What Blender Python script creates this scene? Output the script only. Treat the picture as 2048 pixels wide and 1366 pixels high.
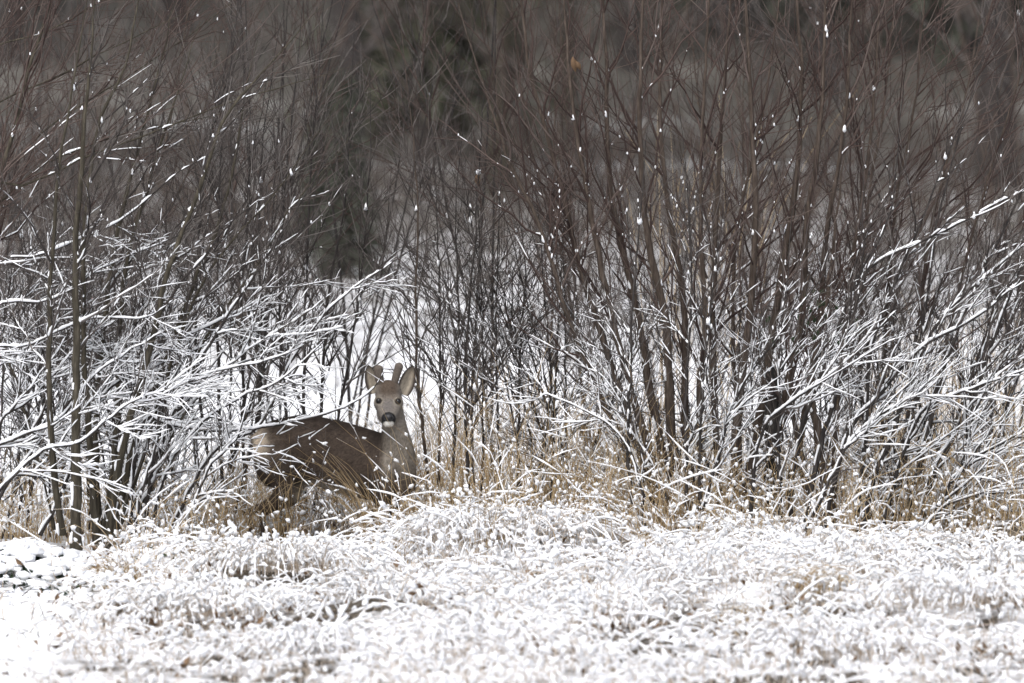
import bpy, bmesh, math, random
import numpy as np
from mathutils import Vector, Matrix
from mathutils.bvhtree import BVHTree

for o in list(bpy.data.objects):
    bpy.data.objects.remove(o)
S = bpy.context.scene
C = S.collection
rng = np.random.default_rng(7)
random.seed(7)

# ------------------------------------------------------------------ camera, sky, sun, exposure
CAM_D, CAM_H, FPX = 40.0, 1.8, 13400.0
PITCH = math.atan((683 - 492) / FPX)
cam_d = bpy.data.cameras.new('camera')
cam = bpy.data.objects.new('camera', cam_d)
C.objects.link(cam)
cam.location = (0, -CAM_D, CAM_H)
cam.rotation_euler = (math.pi / 2 - PITCH, 0, 0)
cam_d.sensor_width = 36.0
cam_d.lens = 36.0 * FPX / 2048.0
cam_d.clip_end = 2000
cam_d.clip_start = 0.5
cam_d.dof.use_dof = True
cam_d.dof.focus_distance = 40.0
cam_d.dof.aperture_fstop = (cam_d.lens / 1000.0) / 0.115
S.camera = cam

W = bpy.data.worlds.new('World')
S.world = W
W.use_nodes = True
nt = W.node_tree
nt.nodes.clear()
wo = nt.nodes.new('ShaderNodeOutputWorld')
bg = nt.nodes.new('ShaderNodeBackground')
hs = nt.nodes.new('ShaderNodeHueSaturation')
sky = nt.nodes.new('ShaderNodeTexSky')
sky.sky_type = 'NISHITA'
sky.sun_disc = False
SUN_EL, SUN_AZ = math.radians(52), math.radians(205)
sky.sun_elevation = SUN_EL
sky.sun_rotation = SUN_AZ
sky.air_density = 1.0
sky.dust_density = 4.0
sky.ozone_density = 1.0
hs.inputs['Saturation'].default_value = 0.45
bg.inputs['Strength'].default_value = 0.15
nt.links.new(sky.outputs[0], hs.inputs['Color'])
nt.links.new(hs.outputs[0], bg.inputs['Color'])
nt.links.new(bg.outputs[0], wo.inputs['Surface'])

sun_d = bpy.data.lights.new('sun', 'SUN')
sun_d.energy = 1.2
sun_d.angle = math.radians(60)
sun_d.color = (1.0, 0.97, 0.93)
sun = bpy.data.objects.new('sun', sun_d)
C.objects.link(sun)
sd = Vector((math.sin(SUN_AZ) * math.cos(SUN_EL), math.cos(SUN_AZ) * math.cos(SUN_EL), math.sin(SUN_EL)))
sun.rotation_euler = sd.to_track_quat('Z', 'Y').to_euler()

S.view_settings.view_transform = 'Standard'
S.view_settings.look = 'None'
S.view_settings.gamma = 1.0
S.view_settings.use_curve_mapping = False
S.view_settings.exposure = 0.45
S.render.engine = 'CYCLES'
S.cycles.max_bounces = 6
S.cycles.diffuse_bounces = 4
S.cycles.glossy_bounces = 2

# ------------------------------------------------------------------ helpers
def at(px, py, Y):
    """world point seen at photo pixel (2048 wide) and depth Y behind the deer's plane"""
    dx = (px - 1024) / FPX
    dy = (683 - py) / FPX
    cp, sp = math.cos(PITCH), math.sin(PITCH)
    d = np.array([dx, cp + dy * sp, -sp + dy * cp])
    k = (CAM_D + Y) / d[1]
    return np.array([0, -CAM_D, CAM_H]) + d * k

def PX(px):                       # photo column -> x on the deer's plane
    return (px - 1024) / 335.0

MOUNDS = [(-1.85, -1.2, .17, .4, .35), (.45, -.7, .20, .4, .32), (1.2, -.9, .10, .3, .3), (1.75, -1.1, .13, .45, .4), (3.0, -.7, .24, .45, .35), (.6, -.9, .08, .25, .25),
          (2.45, -.4, .07, .3, .25), (-0.22, -1.1, 0.15, 0.6, 0.5), (0.75, -2.6, 0.16, 0.6, 0.6), (-1.5, -2.4, 0.17, 0.55, 0.5),
          (2.4, -2.2, 0.18, 0.6, 0.5), (1.4, -3.4, 0.18, 0.6, 0.5), (-3.0, -1.3, 0.04, 0.5, 0.4),
          (-0.7, -4.0, 0.18, 0.6, 0.5), (0.4, -5.0, 0.10, 0.5, 0.5), (2.6, -4.2, 0.18, 0.6, 0.6)]
def gz(x, y):
    x = np.asarray(x, float); y = np.asarray(y, float)
    near = -0.95 * (1 - np.exp(np.minimum(y, 0) * 0.09))
    far = 0.047 * np.maximum(y - 3, 0)
    ht = np.maximum(y - 72 - 6 * np.sin(x * 0.13 + 1.0), 0)
    hill = 0.42 * ht * ht / (ht + 14)
    hill = np.where(y > 180, hill, hill)
    z = near + far + hill
    for mx, my, mh, sx, sy in MOUNDS:
        z = z + mh * np.exp(-((x - mx) / sx) ** 2 - ((y - my) / sy) ** 2)
    w = np.clip(1 - np.abs(y) / 40, 0, 1)
    z = z + w * (0.022 * np.sin(x * 5.1 + 1.3 * np.sin(y * 3.1)) * np.cos(y * 4.3 + x)
                 + 0.012 * np.sin(x * 13.0 + y * 5) * np.sin(y * 11.0 - x * 3)) + 0.10 * np.sin(x * 0.31 + 2) * np.sin(y * 0.21) * np.clip((y - 4) / 20, 0, 1) 
    return z

def mesh_from(name, V, F, smooth=True):
    """F: list of index arrays (n,3) or (n,4)"""
    me = bpy.data.meshes.new(name)
    V = np.ascontiguousarray(V, dtype=np.float32)
    me.vertices.add(len(V))
    me.vertices.foreach_set('co', V.ravel())
    fl = [f for f in F if len(f)]
    loops = np.concatenate([f.ravel() for f in fl]).astype(np.int32)
    tot = np.concatenate([np.full(len(f), f.shape[1], np.int32) for f in fl])
    st = np.concatenate([[0], np.cumsum(tot)[:-1]]).astype(np.int32)
    me.loops.add(len(loops))
    me.loops.foreach_set('vertex_index', loops)
    me.polygons.add(len(tot))
    me.polygons.foreach_set('loop_start', st)
    me.polygons.foreach_set('loop_total', tot)
    me.update(calc_edges=True)
    me.polygons.foreach_set('use_smooth', np.full(len(tot), smooth))
    return me

# unit icosahedron
_t = (1 + 5 ** .5) / 2
ICO_V = np.array([[-1, _t, 0], [1, _t, 0], [-1, -_t, 0], [1, -_t, 0], [0, -1, _t], [0, 1, _t], [0, -1, -_t], [0, 1, -_t],
                  [_t, 0, -1], [_t, 0, 1], [-_t, 0, -1], [-_t, 0, 1]]) / math.sqrt(1 + _t * _t)
ICO_F = np.array([[0, 11, 5], [0, 5, 1], [0, 1, 7], [0, 7, 10], [0, 10, 11], [1, 5, 9], [5, 11, 4], [11, 10, 2], [10, 7, 6],
                  [7, 1, 8], [3, 9, 4], [3, 4, 2], [3, 2, 6], [3, 6, 8], [3, 8, 9], [4, 9, 5], [2, 4, 11], [6, 2, 10],
                  [8, 6, 7], [9, 8, 1]])

class Geo:
    def __init__(self):
        self.V = []; self.F = []; self.n = 0
    def add(self, V, F):
        self.V.append(V); self.F.append(F + self.n); self.n += len(V)
    def tubes(self, P, R, sides):
        """P (N,K,3) R (N,K)"""
        P = np.asarray(P, float); R = np.asarray(R, float)
        if P.ndim == 2:
            P = P[None]; R = R[None]
        N, K, _ = P.shape
        if N == 0: return
        T = np.gradient(P, axis=1)
        T /= np.linalg.norm(T, axis=2, keepdims=True) + 1e-9
        ref = np.array([0.21, 0.95, 0.23])
        n1 = np.cross(T, ref); n1 /= np.linalg.norm(n1, axis=2, keepdims=True) + 1e-9
        n2 = np.cross(T, n1)
        a = np.arange(sides) * 2 * np.pi / sides
        V = P[:, :, None, :] + R[:, :, None, None] * (np.cos(a)[None, None, :, None] * n1[:, :, None, :] + np.sin(a)[None, None, :, None] * n2[:, :, None, :])
        i = np.arange(N)[:, None, None] * K * sides + np.arange(K - 1)[None, :, None] * sides
        j = np.arange(sides)[None, None, :]; j2 = (j + 1) % sides
        F = np.stack([i + j, i + j2, i + sides + j2, i + sides + j], axis=-1).reshape(-1, 4)
        self.add(V.reshape(-1, 3), F)
    def blobs(self, P, rad, jitter=0.25, peak=0.0):
        """P (N,3), rad (N,3)"""
        P = np.asarray(P, float).reshape(-1, 3)
        N = len(P)
        if N == 0: return
        rad = np.asarray(rad, float).reshape(-1, 3)
        m = 1 + rng.uniform(-jitter, jitter, (N, 12, 1))
        U = ICO_V * np.stack([1 - peak * (ICO_V[:, 2] * .5 + .5)] * 2 + [np.ones(12)], -1)
        V = P[:, None, :] + U[None] * rad[:, None, :] * m
        F = (np.arange(N)[:, None, None] * 12 + ICO_F[None]).reshape(-1, 3)
        self.add(V.reshape(-1, 3), F)
    def build(self, name, mat, parent=None, origin=None, kind=None, smooth=True):
        if not self.V: return None
        V = np.concatenate(self.V)
        if origin is not None: V = V - np.asarray(origin)
        f4 = [f for f in self.F if f.shape[1] == 4]; f3 = [f for f in self.F if f.shape[1] == 3]
        F = []
        if f4: F.append(np.concatenate(f4))
        if f3: F.append(np.concatenate(f3))
        me = mesh_from(name, V, F, smooth)
        me.materials.append(mat)
        o = bpy.data.objects.new(name, me)
        C.objects.link(o)
        if parent is not None: o.parent = parent
        if kind: o['kind'] = kind
        return o

def tag(o, label=None, cat=None, group=None, kind=None):
    if label: o['label'] = label
    if cat: o['category'] = cat
    if group: o['group'] = group
    if kind: o['kind'] = kind
    return o

def empty(name, loc, label, cat, group=None):
    o = bpy.data.objects.new(name, None)
    o.empty_display_size = 0.1
    o.location = loc
    C.objects.link(o)
    return tag(o, label, cat, group)

# ------------------------------------------------------------------ materials
def mat_new(name):
    m = bpy.data.materials.new(name); m.use_nodes = True
    n = m.node_tree.nodes; b = n['Principled BSDF']
    return m, n, m.node_tree.links, b

def ramp(n, stops):
    r = n.new('ShaderNodeValToRGB')
    e = r.color_ramp.elements
    while len(e) < len(stops): e.new(0.5)
    for k, (p, c) in enumerate(stops):
        e[k].position = p; e[k].color = (*c, 1)
    return r

def mat_island(name, stops, rough=0.85, noise_scale=25, noise_amt=0.35, spec=0.15):
    """colour varies from stem to stem (random per island) and along it (noise)"""
    m, n, l, b = mat_new(name)
    g = n.new('ShaderNodeNewGeometry')
    tc = n.new('ShaderNodeTexCoord')
    nz = n.new('ShaderNodeTexNoise'); nz.inputs['Scale'].default_value = noise_scale; nz.inputs['Detail'].default_value = 3
    l.new(tc.outputs['Object'], nz.inputs['Vector'])
    mx = n.new('ShaderNodeMix'); mx.data_type = 'FLOAT'; mx.inputs[0].default_value = noise_amt
    l.new(g.outputs['Random Per Island'], mx.inputs[2]); l.new(nz.outputs['Fac'], mx.inputs[3])
    r = ramp(n, stops)
    l.new(mx.outputs[0], r.inputs['Fac'])
    l.new(r.outputs['Color'], b.inputs['Base Color'])
    b.inputs['Roughness'].default_value = rough
    b.inputs['Specular IOR Level'].default_value = spec
    return m

def mat_bark(name, c1, c2, c3):
    m, n, l, b = mat_new(name)
    tc = n.new('ShaderNodeTexCoord')
    mp = n.new('ShaderNodeMapping'); mp.inputs['Scale'].default_value = (60, 60, 9)
    nz = n.new('ShaderNodeTexNoise'); nz.inputs['Scale'].default_value = 1; nz.inputs['Detail'].default_value = 5; nz.inputs['Roughness'].default_value = 0.65
    l.new(tc.outputs['Object'], mp.inputs['Vector']); l.new(mp.outputs[0], nz.inputs['Vector'])
    r = ramp(n, [(0.3, c1), (0.52, c2), (0.72, c3)])
    l.new(nz.outputs['Fac'], r.inputs['Fac']); l.new(r.outputs['Color'], b.inputs['Base Color'])
    bp = n.new('ShaderNodeBump'); bp.inputs['Strength'].default_value = 0.6; bp.inputs['Distance'].default_value = 0.004
    l.new(nz.outputs['Fac'], bp.inputs['Height']); l.new(bp.outputs[0], b.inputs['Normal'])
    b.inputs['Roughness'].default_value = 0.9
    b.inputs['Specular IOR Level'].default_value = 0.15
    return m

M = {}
m, n, l, b = mat_new('snow')
b.inputs['Base Color'].default_value = (0.895, 0.91, 0.94, 1)
b.inputs['Roughness'].default_value = 0.65; b.inputs['Specular IOR Level'].default_value = 0.2
M['snow'] = m
M['bark_olive'] = mat_bark('bark_olive', (.028, .025, .019), (.056, .049, .037), (.11, .098, .075))
M['bark_brown'] = mat_bark('bark_brown', (.035, .027, .022), (.072, .056, .046), (.13, .105, .088))
M['bark_dark'] = mat_bark('bark_dark', (.02, .018, .018), (.045, .04, .038), (.09, .08, .075))
M['bark_black'] = mat_bark('bark_black', (.010, .010, .010), (.022, .020, .019), (.06, .055, .05))
M['twig_red'] = mat_island('twig_red', [(.15, (.040, .027, .024)), (.5, (.072, .050, .044)), (.85, (.14, .112, .10))])
M['twig_grey'] = mat_island('twig_grey', [(.15, (.040, .035, .033)), (.5, (.075, .064, .060)), (.85, (.17, .155, .145))])
M['grass_tan'] = mat_island('grass_tan', [(.1, (.15, .10, .055)), (.45, (.40, .29, .16)), (.9, (.60, .48, .31))], noise_scale=6)
M['grass_pale'] = mat_island('grass_pale', [(.1, (.34, .26, .19)), (.5, (.57, .48, .39)), (.9, (.70, .64, .56))], noise_scale=6)
M['leaf_brown'] = mat_island('leaf_brown', [(.1, (.045, .028, .018)), (.5, (.11, .07, .042)), (.9, (.24, .16, .10))], noise_scale=12)
M['leaf_dark'] = mat_island('leaf_dark', [(.1, (.008, .014, .008)), (.5, (.02, .035, .018)), (.9, (.05, .07, .035))], noise_scale=12)
M['needles'] = mat_island('needles', [(.1, (.045, .050, .038)), (.5, (.072, .078, .060)), (.9, (.11, .115, .095))], noise_scale=2)
M['needles_olive'] = mat_island('needles_olive', [(.1, (.050, .053, .034)), (.5, (.074, .078, .052)), (.9, (.10, .103, .076))], noise_scale=2)
M['brush_far'] = mat_island('brush_far', [(.1, (.04, .034, .03)), (.5, (.075, .064, .057)), (.9, (.12, .105, .095))], noise_scale=2)

# ground: snow with litter in the grass zone, grey mist painted in beyond
m, n, l, b = mat_new('snow_ground')
tc = n.new('ShaderNodeTexCoord')
n1 = n.new('ShaderNodeTexNoise'); n1.inputs['Scale'].default_value = 2.2; n1.inputs['Detail'].default_value = 6; n1.inputs['Roughness'].default_value = 0.62
n2 = n.new('ShaderNodeTexNoise'); n2.inputs['Scale'].default_value = 30; n2.inputs['Detail'].default_value = 3
l.new(tc.outputs['Object'], n1.inputs['Vector']); l.new(tc.outputs['Object'], n2.inputs['Vector'])
lit = ramp(n, [(.3, (.03, .025, .02)), (.55, (.09, .075, .058)), (.75, (.24, .20, .15))])
l.new(n2.outputs['Fac'], lit.inputs['Fac'])
at_ = n.new('ShaderNodeAttribute'); at_.attribute_name = 'bare'
ad = n.new('ShaderNodeMath'); ad.operation = 'ADD'
l.new(n1.outputs['Fac'], ad.inputs[0]); l.new(at_.outputs['Fac'], ad.inputs[1])
mk = ramp(n, [(.50, (0, 0, 0)), (.66, (1, 1, 1))])
l.new(ad.outputs[0], mk.inputs['Fac'])
mx = n.new('ShaderNodeMix'); mx.data_type = 'RGBA'
l.new(mk.outputs['Color'], mx.inputs[0])
mx.inputs[6].default_value = (.90, .91, .935, 1)
l.new(lit.outputs['Color'], mx.inputs[7]); l.new(mx.outputs[2], b.inputs['Base Color'])
bp = n.new('ShaderNodeBump'); bp.inputs['Strength'].default_value = 0.5; bp.inputs['Distance'].default_value = 0.02
l.new(n2.outputs['Fac'], bp.inputs['Height']); l.new(bp.outputs[0], b.inputs['Normal'])
b.inputs['Roughness'].default_value = 0.75; b.inputs['Specular IOR Level'].default_value = 0.15
M['ground'] = m

# forest floor on the hill
m, n, l, b = mat_new('forest_floor')
tc = n.new('ShaderNodeTexCoord')
n1 = n.new('ShaderNodeTexNoise'); n1.inputs['Scale'].default_value = 0.35; n1.inputs['Detail'].default_value = 6; n1.inputs['Roughness'].default_value = 0.6
l.new(tc.outputs['Object'], n1.inputs['Vector'])
r = ramp(n, [(.44, (.080, .076, .068)), (.56, (.135, .128, .116)), (.66, (.24, .24, .235)), (.80, (.75, .76, .78))])
sp = n.new('ShaderNodeSeparateXYZ'); l.new(tc.outputs['Object'], sp.inputs[0])
mr_ = n.new('ShaderNodeMapRange'); mr_.inputs[1].default_value = 68; mr_.inputs[2].default_value = 88; mr_.inputs[3].default_value = .13; mr_.inputs[4].default_value = -.10  # lower edge of the hill paled to imitate the misty gap
l.new(sp.outputs[1], mr_.inputs[0]); adf = n.new('ShaderNodeMath'); adf.operation = 'ADD'; l.new(n1.outputs['Fac'], adf.inputs[0]); l.new(mr_.outputs[0], adf.inputs[1])
l.new(adf.outputs[0], r.inputs['Fac']); l.new(r.outputs['Color'], b.inputs['Base Color'])
b.inputs['Roughness'].default_value = 0.95; b.inputs['Specular IOR Level'].default_value = 0.05
M['forest_floor'] = m

# ------------------------------------------------------------------ ground sheet
def grid(xs, ys):
    X, Y = np.meshgrid(xs, ys)
    V = np.stack([X, Y, gz(X, Y)], -1).reshape(-1, 3)
    nx, ny = len(xs), len(ys)
    i = (np.arange(ny - 1)[:, None] * nx + np.arange(nx - 1)[None, :])
    F = np.stack([i, i + 1, i + nx + 1, i + nx], -1).reshape(-1, 4)
    return V, F
def spread(a, b, fine0, fine1, step, grow=1.25):
    v = list(np.arange(fine0, fine1 + step / 2, step))
    s = step; x = v[0]
    while x > a:
        s *= grow; x -= s; v.insert(0, max(x, a))
    s = step; x = v[-1]
    while x < b:
        s *= grow; x += s; v.append(min(x, b))
    return np.array(v)
V, F = grid(spread(-300, 300, -4.2, 4.2, 0.065), spread(-60, 66, -8.5, 5, 0.06, 1.12))
me = mesh_from('ground', V, [F])
bare = np.zeros(len(V))
x, y = V[:, 0], V[:, 1]
zone = np.clip((y + 9) / 1, 0, 1) * np.clip((4 - y) / 2, 0, 1)
leftsnow = np.clip((-2.35 - x) / 0.25, 0, 1) * np.clip((-0.4 - y) / 0.3, 0, 1)
field = np.interp(y, [9, 16, 24, 34, 46, 58, 66], [-.32, -.06, .04, .11, .16, .19, .19])  # litter share grows with distance, imitating grey mist over the snow
bare = np.where(y > 9, field, -0.34 + zone * (0.36 + .16 * (1 - np.clip(1.3 * (.5 + .5 * np.sin(x * 2.3 + 1.7 * np.sin(y * 1.9)) * np.cos(y * 2.1 + .7 * x)), 0, 1))) * (1 - leftsnow))
att = me.attributes.new('bare', 'FLOAT', 'POINT'); att.data.foreach_set('value', bare.astype(np.float32))
me.materials.append(M['ground'])
o = bpy.data.objects.new('ground', me); C.objects.link(o); tag(o, 'snow covered ground under the shrubs', kind='structure')
V, F = grid(np.linspace(-300, 300, 160), np.concatenate([np.linspace(65.9, 120, 40), np.linspace(125, 420, 40)]))
V[:, 2] -= 0.03
me = mesh_from('hill', V, [F]); me.materials.append(M['forest_floor'])
o = bpy.data.objects.new('hill', me); C.objects.link(o); tag(o, 'dark wooded hillside behind the snow field', kind='structure')

# ------------------------------------------------------------------ branching
def crom(P, K):
    P = np.asarray(P, float)
    if len(P) == 2:
        P = np.array([P[0], (P[0] + P[1]) / 2, P[1]])
    Q = np.vstack([2 * P[0] - P[1], P, 2 * P[-1] - P[-2]])
    seg = np.linalg.norm(np.diff(P, axis=0), axis=1); cum = np.concatenate([[0], np.cumsum(seg)]) / seg.sum()
    out = []
    for u in np.linspace(0, 1, K):
        i = min(np.searchsorted(cum, u, side='right') - 1, len(P) - 2)
        t = (u - cum[i]) / (cum[i + 1] - cum[i])
        a, b_, c, d = Q[i], Q[i + 1], Q[i + 2], Q[i + 3]
        out.append(0.5 * (2 * b_ + (c - a) * t + (2 * a - 5 * b_ + 4 * c - d) * t * t + (3 * b_ - a - 3 * c + d) * t ** 3))
    return np.array(out)

def unit(v):
    return v / (np.linalg.norm(v, axis=-1, keepdims=True) + 1e-9)

def smooth_noise(N, K, step):
    """(N,K) noise in 0..1, correlated over `step` points"""
    m = max(2, int(K / step) + 3)
    g = rng.random((N, m))
    u = np.linspace(0, m - 1.001, K); i = u.astype(int); f = u - i; f = f * f * (3 - 2 * f)
    return g[:, i] * (1 - f) + g[:, i + 1] * f

WIND = np.array([-0.55, -0.45, 1.0])
def snow_on(geo, P, R, K2, amt, sides=5, zlo=1.5, zhi=2.9, thick=0.008, cover=0.75, rel=True):
    """lumpy ridges of snow lying on the upper/windward side of the branches; P (N,K,3)"""
    N, K, _ = P.shape
    if N == 0: return
    u = np.linspace(0, K - 1.001, K2); i = u.astype(int); f = (u - i)[None, :, None]
    Q = P[:, i] * (1 - f) + P[:, i + 1] * f
    r = R[:, i] * (1 - f[..., 0]) + R[:, i + 1] * f[..., 0]
    T = unit(np.gradient(Q, axis=1))
    up = WIND - (T @ WIND)[..., None] * T
    flat = np.sqrt(np.clip(1 - T[..., 2] ** 2, 0, 1))          # 1 horizontal .. 0 vertical
    up = unit(up)
    hf = np.clip((zhi - Q[..., 2]) / (zhi - zlo), 0.0, 1.0) ** 1.3
    ns = smooth_noise(N, K2, 2.3) * .8 + smooth_noise(N, K2, 6) * .3; n3 = rng.random((N, K2)) * .6 + smooth_noise(N, K2, 1.6) * .4
    a = amt * hf * (0.30 + 0.95 * flat ** 1.5)
    on = np.clip((ns - (1 - np.clip(a, 0, 1) * cover * 1.25)) / 0.22, 0, 1)
    rs = on * (thick * (0.30 + 0.75 * flat) * (0.25 + 1.15 * n3) + r * 0.30)
    if rel: rs *= np.clip(r / .0055, np.clip(1.15 - .36 * Q[..., 2], .30, .85), 1)
    rs[:, 0] *= 0.2; rs[:, -1] *= 0.2
    rs = np.minimum(rs, 0.03)
    ctr = Q + up * ((r * .85 + rs * .55) * np.clip(on * 1.5, 0, 1))[..., None]
    keep = rs.max(axis=1) > 0.0015
    geo.tubes(ctr[keep], np.maximum(rs[keep], 0.0004), sides)

def children(P, R, per, tmin, tmax, Lr, ang, sweep, sw, K, rr, taper, curve_up, flat_y=0.7, spread_c=0.1):
    """grow `per` side shoots from every polyline of P. -> (N*per,K,3),(N*per,K)"""
    N, K0, _ = P.shape
    if N == 0 or per == 0: return np.zeros((0, K, 3)), np.zeros((0, K))
    t = rng.uniform(tmin, tmax, (N, per))
    u = t * (K0 - 1.001); i = u.astype(int); f = (u - i)[..., None]
    idx = np.arange(N)[:, None]
    base = P[idx, i] * (1 - f) + P[idx, i + 1] * f
    d = unit(P[idx, i + 1] - P[idx, i])
    rb = R[idx, i]
    lat = rng.normal(size=(N, per, 3)); lat[..., 1] *= flat_y
    lat = unit(lat - (lat * d).sum(-1, keepdims=True) * d)
    a = np.radians(rng.uniform(ang[0], ang[1], (N, per, 1)))
    dr = unit(d * np.cos(a) + lat * np.sin(a) + np.asarray(sweep) * sw * rng.uniform(0.3, 1.3, (N, per, 1)))
    L = rng.uniform(Lr[0], Lr[1], (N, per, 1)) * (1.12 - 0.6 * t[..., None])
    cu = np.array([0, 0, 1.0]) * rng.uniform(curve_up[0], curve_up[1], (N, per, 1)) + rng.normal(size=(N, per, 3)) * spread_c
    s = np.linspace(0, 1, K)[None, None, :, None]
    Q = base[:, :, None, :] + L[:, :, None, :] * (dr[:, :, None, :] * s + cu[:, :, None, :] * s * s)
    Q[..., 1:, :] += np.cumsum(rng.normal(size=Q[..., 1:, :].shape), 2) * L[..., None] * .016
    r0 = np.minimum(rr[0] * rng.uniform(0.75, 1.25, (N, per)), rb * 0.75)
    r1 = np.minimum(rr[1], r0)
    rad = r0[..., None] * (1 - np.linspace(0, 1, K) ** taper) + r1[..., None] * np.linspace(0, 1, K) ** taper
    return Q.reshape(-1, K, 3), rad.reshape(-1, K)

def clear_deer(P, R):
    """shoots that would grow through the deer, or screen its face, were browsed away"""
    x0, x1, zf, zt = PX(722), PX(836), at(777, 868, 0)[2], at(777, 722, 0)[2]
    face = ((P[..., 0] > x0) & (P[..., 0] < x1) & (P[..., 2] > zf) & (P[..., 2] < zt) & (P[..., 1] < .25)).any(1)
    bx0, bz0, bz1 = PX(500), at(777, 1010, 0)[2], at(777, 835, 0)[2]
    inb = (P[..., 0] > bx0) & (P[..., 0] < x1) & (P[..., 2] > bz0) & (P[..., 2] < bz1)
    body = (inb & (np.abs(P[..., 1]) < .2)).any(1) | (inb & (P[..., 1] < -.2)).any(1) & (rng.random(len(P)) < .35)
    k = ~(face | body)
    return P[k], R[k]

def clear_face(P):
    k = ~((P[..., 0] > PX(735)) & (P[..., 0] < PX(822)) & (P[..., 2] > at(777, 866, 0)[2]) & (P[..., 1] < .2)).any(1)
    return P[k], k

COUNT = {'stems': 0, 'twigs': 0}
def make_stem(parent, origin, pts, Y, wpx, bark, twig, nb=10, nt=8, Lb=(0.5, 1.2), Lt=(0.12, 0.42), sweep=(0, 0, 0.4), sw=0.4,
              snow=1.0, tb=0.25, tip=0.25, ang=(22, 50), zlo=1.45, zhi=2.9, curve=(0.0, 0.22), name='stem', fork=0.6, ext=True, thick=0.0066):
    Y0, Y1 = (Y if isinstance(Y, tuple) else (Y, Y + rng.uniform(-0.35, 0.35)))
    W_ = np.array([at(px, py, Y0 + (Y1 - Y0) * k / max(1, len(pts) - 1)) for k, (px, py) in enumerate(pts)])
    K = 6 + 4 * (len(pts) - 1)
    P = crom(W_, K)
    P[1:] += rng.normal(size=(K - 1, 3)) * 0.0035
    r0 = wpx / 335 / 2
    s = np.linspace(0, 1, K)
    R = r0 * (1 - s * (1 - tip)) * (1 + 0.035 * rng.normal(size=K))
    R[0] *= 1.25
    R = np.maximum(R, 0.0022)
    g = Geo(); g.tubes(P, R, 8 if wpx > 9 else 6)
    if ext:   # finish the tip with a thin leader
        d = unit(P[-1] - P[-3]); lead = P[-1] + d * np.linspace(0, 0.55, 5)[:, None] + rng.normal(size=(5, 3)) * 0.008 * np.linspace(0, 1, 5)[:, None]
        lead[0] = P[-1]
        g.tubes(lead, R[-1] * np.linspace(1, 0.25, 5), 5)
    st = g.build(name, M[bark], parent, origin)
    # first order branches then twigs
    B, RB = children(P[None], R[None], nb, tb, 0.98, Lb, ang, sweep, sw, 8, (0.0082, 0.0021), 0.8, curve, spread_c=0.12)
    T, RT = children(B, RB, nt, 0.12, 0.97, Lt, (22, 48), sweep, sw * 0.5, 4, (0.0035, 0.0013), 1.0, (-0.02, 0.15), spread_c=0.07)
    T2, RT2 = children(P[None], R[None], int(nb * 1.2), tb * 0.7, 0.98, (0.15, 0.5), (25, 60), sweep, sw * 0.5, 4, (0.0035, 0.0013), 1.0, (0, 0.2))
    B, RB = clear_deer(B, RB); T, RT = clear_deer(T, RT); T2, RT2 = clear_deer(T2, RT2)
    g = Geo(); g.tubes(B, RB, 4); g.tubes(T, RT, 3); g.tubes(T2, RT2, 3)
    g.build('twigs', M[twig], st, None if False else origin, kind='stuff')
    COUNT['stems'] += 1; COUNT['twigs'] += len(T) + len(T2)
    if snow > 0:
        g = Geo()
        snow_on(g, P[None], R[None], 4 * K, snow * 0.95, 6, zlo, zhi, thick, 0.8)
        snow_on(g, B, RB, 24, snow * .95, 4, zlo, zhi, thick * 0.85, 0.8)
        snow_on(g, T, RT, 7, snow * 0.80, 4, zlo - 0.1, zhi - 0.5, thick * 0.62, 0.7)
        # lumps caught in the forks
        k = rng.random(len(B)) < fork * np.clip((zhi + 0.5 - B[:, 0, 2]) / 2.0, 0.12, 1)
        bp = B[k, 0] + 0.022 * unit(B[k, 2] - B[k, 0]) + np.array([0, -0.004, 0.010])
        sz = (0.004 + 0.017 * rng.random((len(bp), 1)) ** 1.6) * np.array([[0.85, 0.8, 1.25]])
        g.blobs(bp, sz, 0.4, .75)
        k = rng.random(len(T)) < 0.30 * fork * np.clip((zhi - .4 - T[:, 0, 2]) / 2.0, 0.02, 1)
        bp = T[k, 0] + np.array([0, -0.003, 0.006])
        g.blobs(bp, rng.uniform(0.004, 0.011, (len(bp), 1)) * np.array([[0.8, 0.8, 1.2]]), 0.4, .6)
        g.build('snow', M['snow'], st, origin, kind='stuff')
    return st

def shrub(label, base, stems, cat='shrub', group='bare shrubs in the snowy row', name='bare_shrub', **kw):
    """base = (px, Y); stems = list of (pts, Y, width px, overrides)"""
    bx = at(base[0], 1090, base[1])
    loc = np.array([bx[0], bx[1], float(gz(bx[0], bx[1]))])
    root = empty(name, loc, label, cat, group)
    for s in stems:
        a = dict(kw); a.update(s[3] if len(s) > 3 else {})
        make_stem(root, loc, s[0], s[1], s[2], **a)
    return root

UPR = (0.75, 0, 0.55)       # up and to the right
UPS = (.5, 0, .8)       # steeper, still to the right
UPL = (-0.6, 0, 0.6)
UP = (0, 0, 0.6)
lo = dict(bark='bark_olive', twig='twig_grey')
lr = dict(bark='bark_olive', twig='twig_red')
br = dict(bark='bark_brown', twig='twig_red')
dk = dict(bark='bark_dark', twig='twig_grey')

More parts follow.
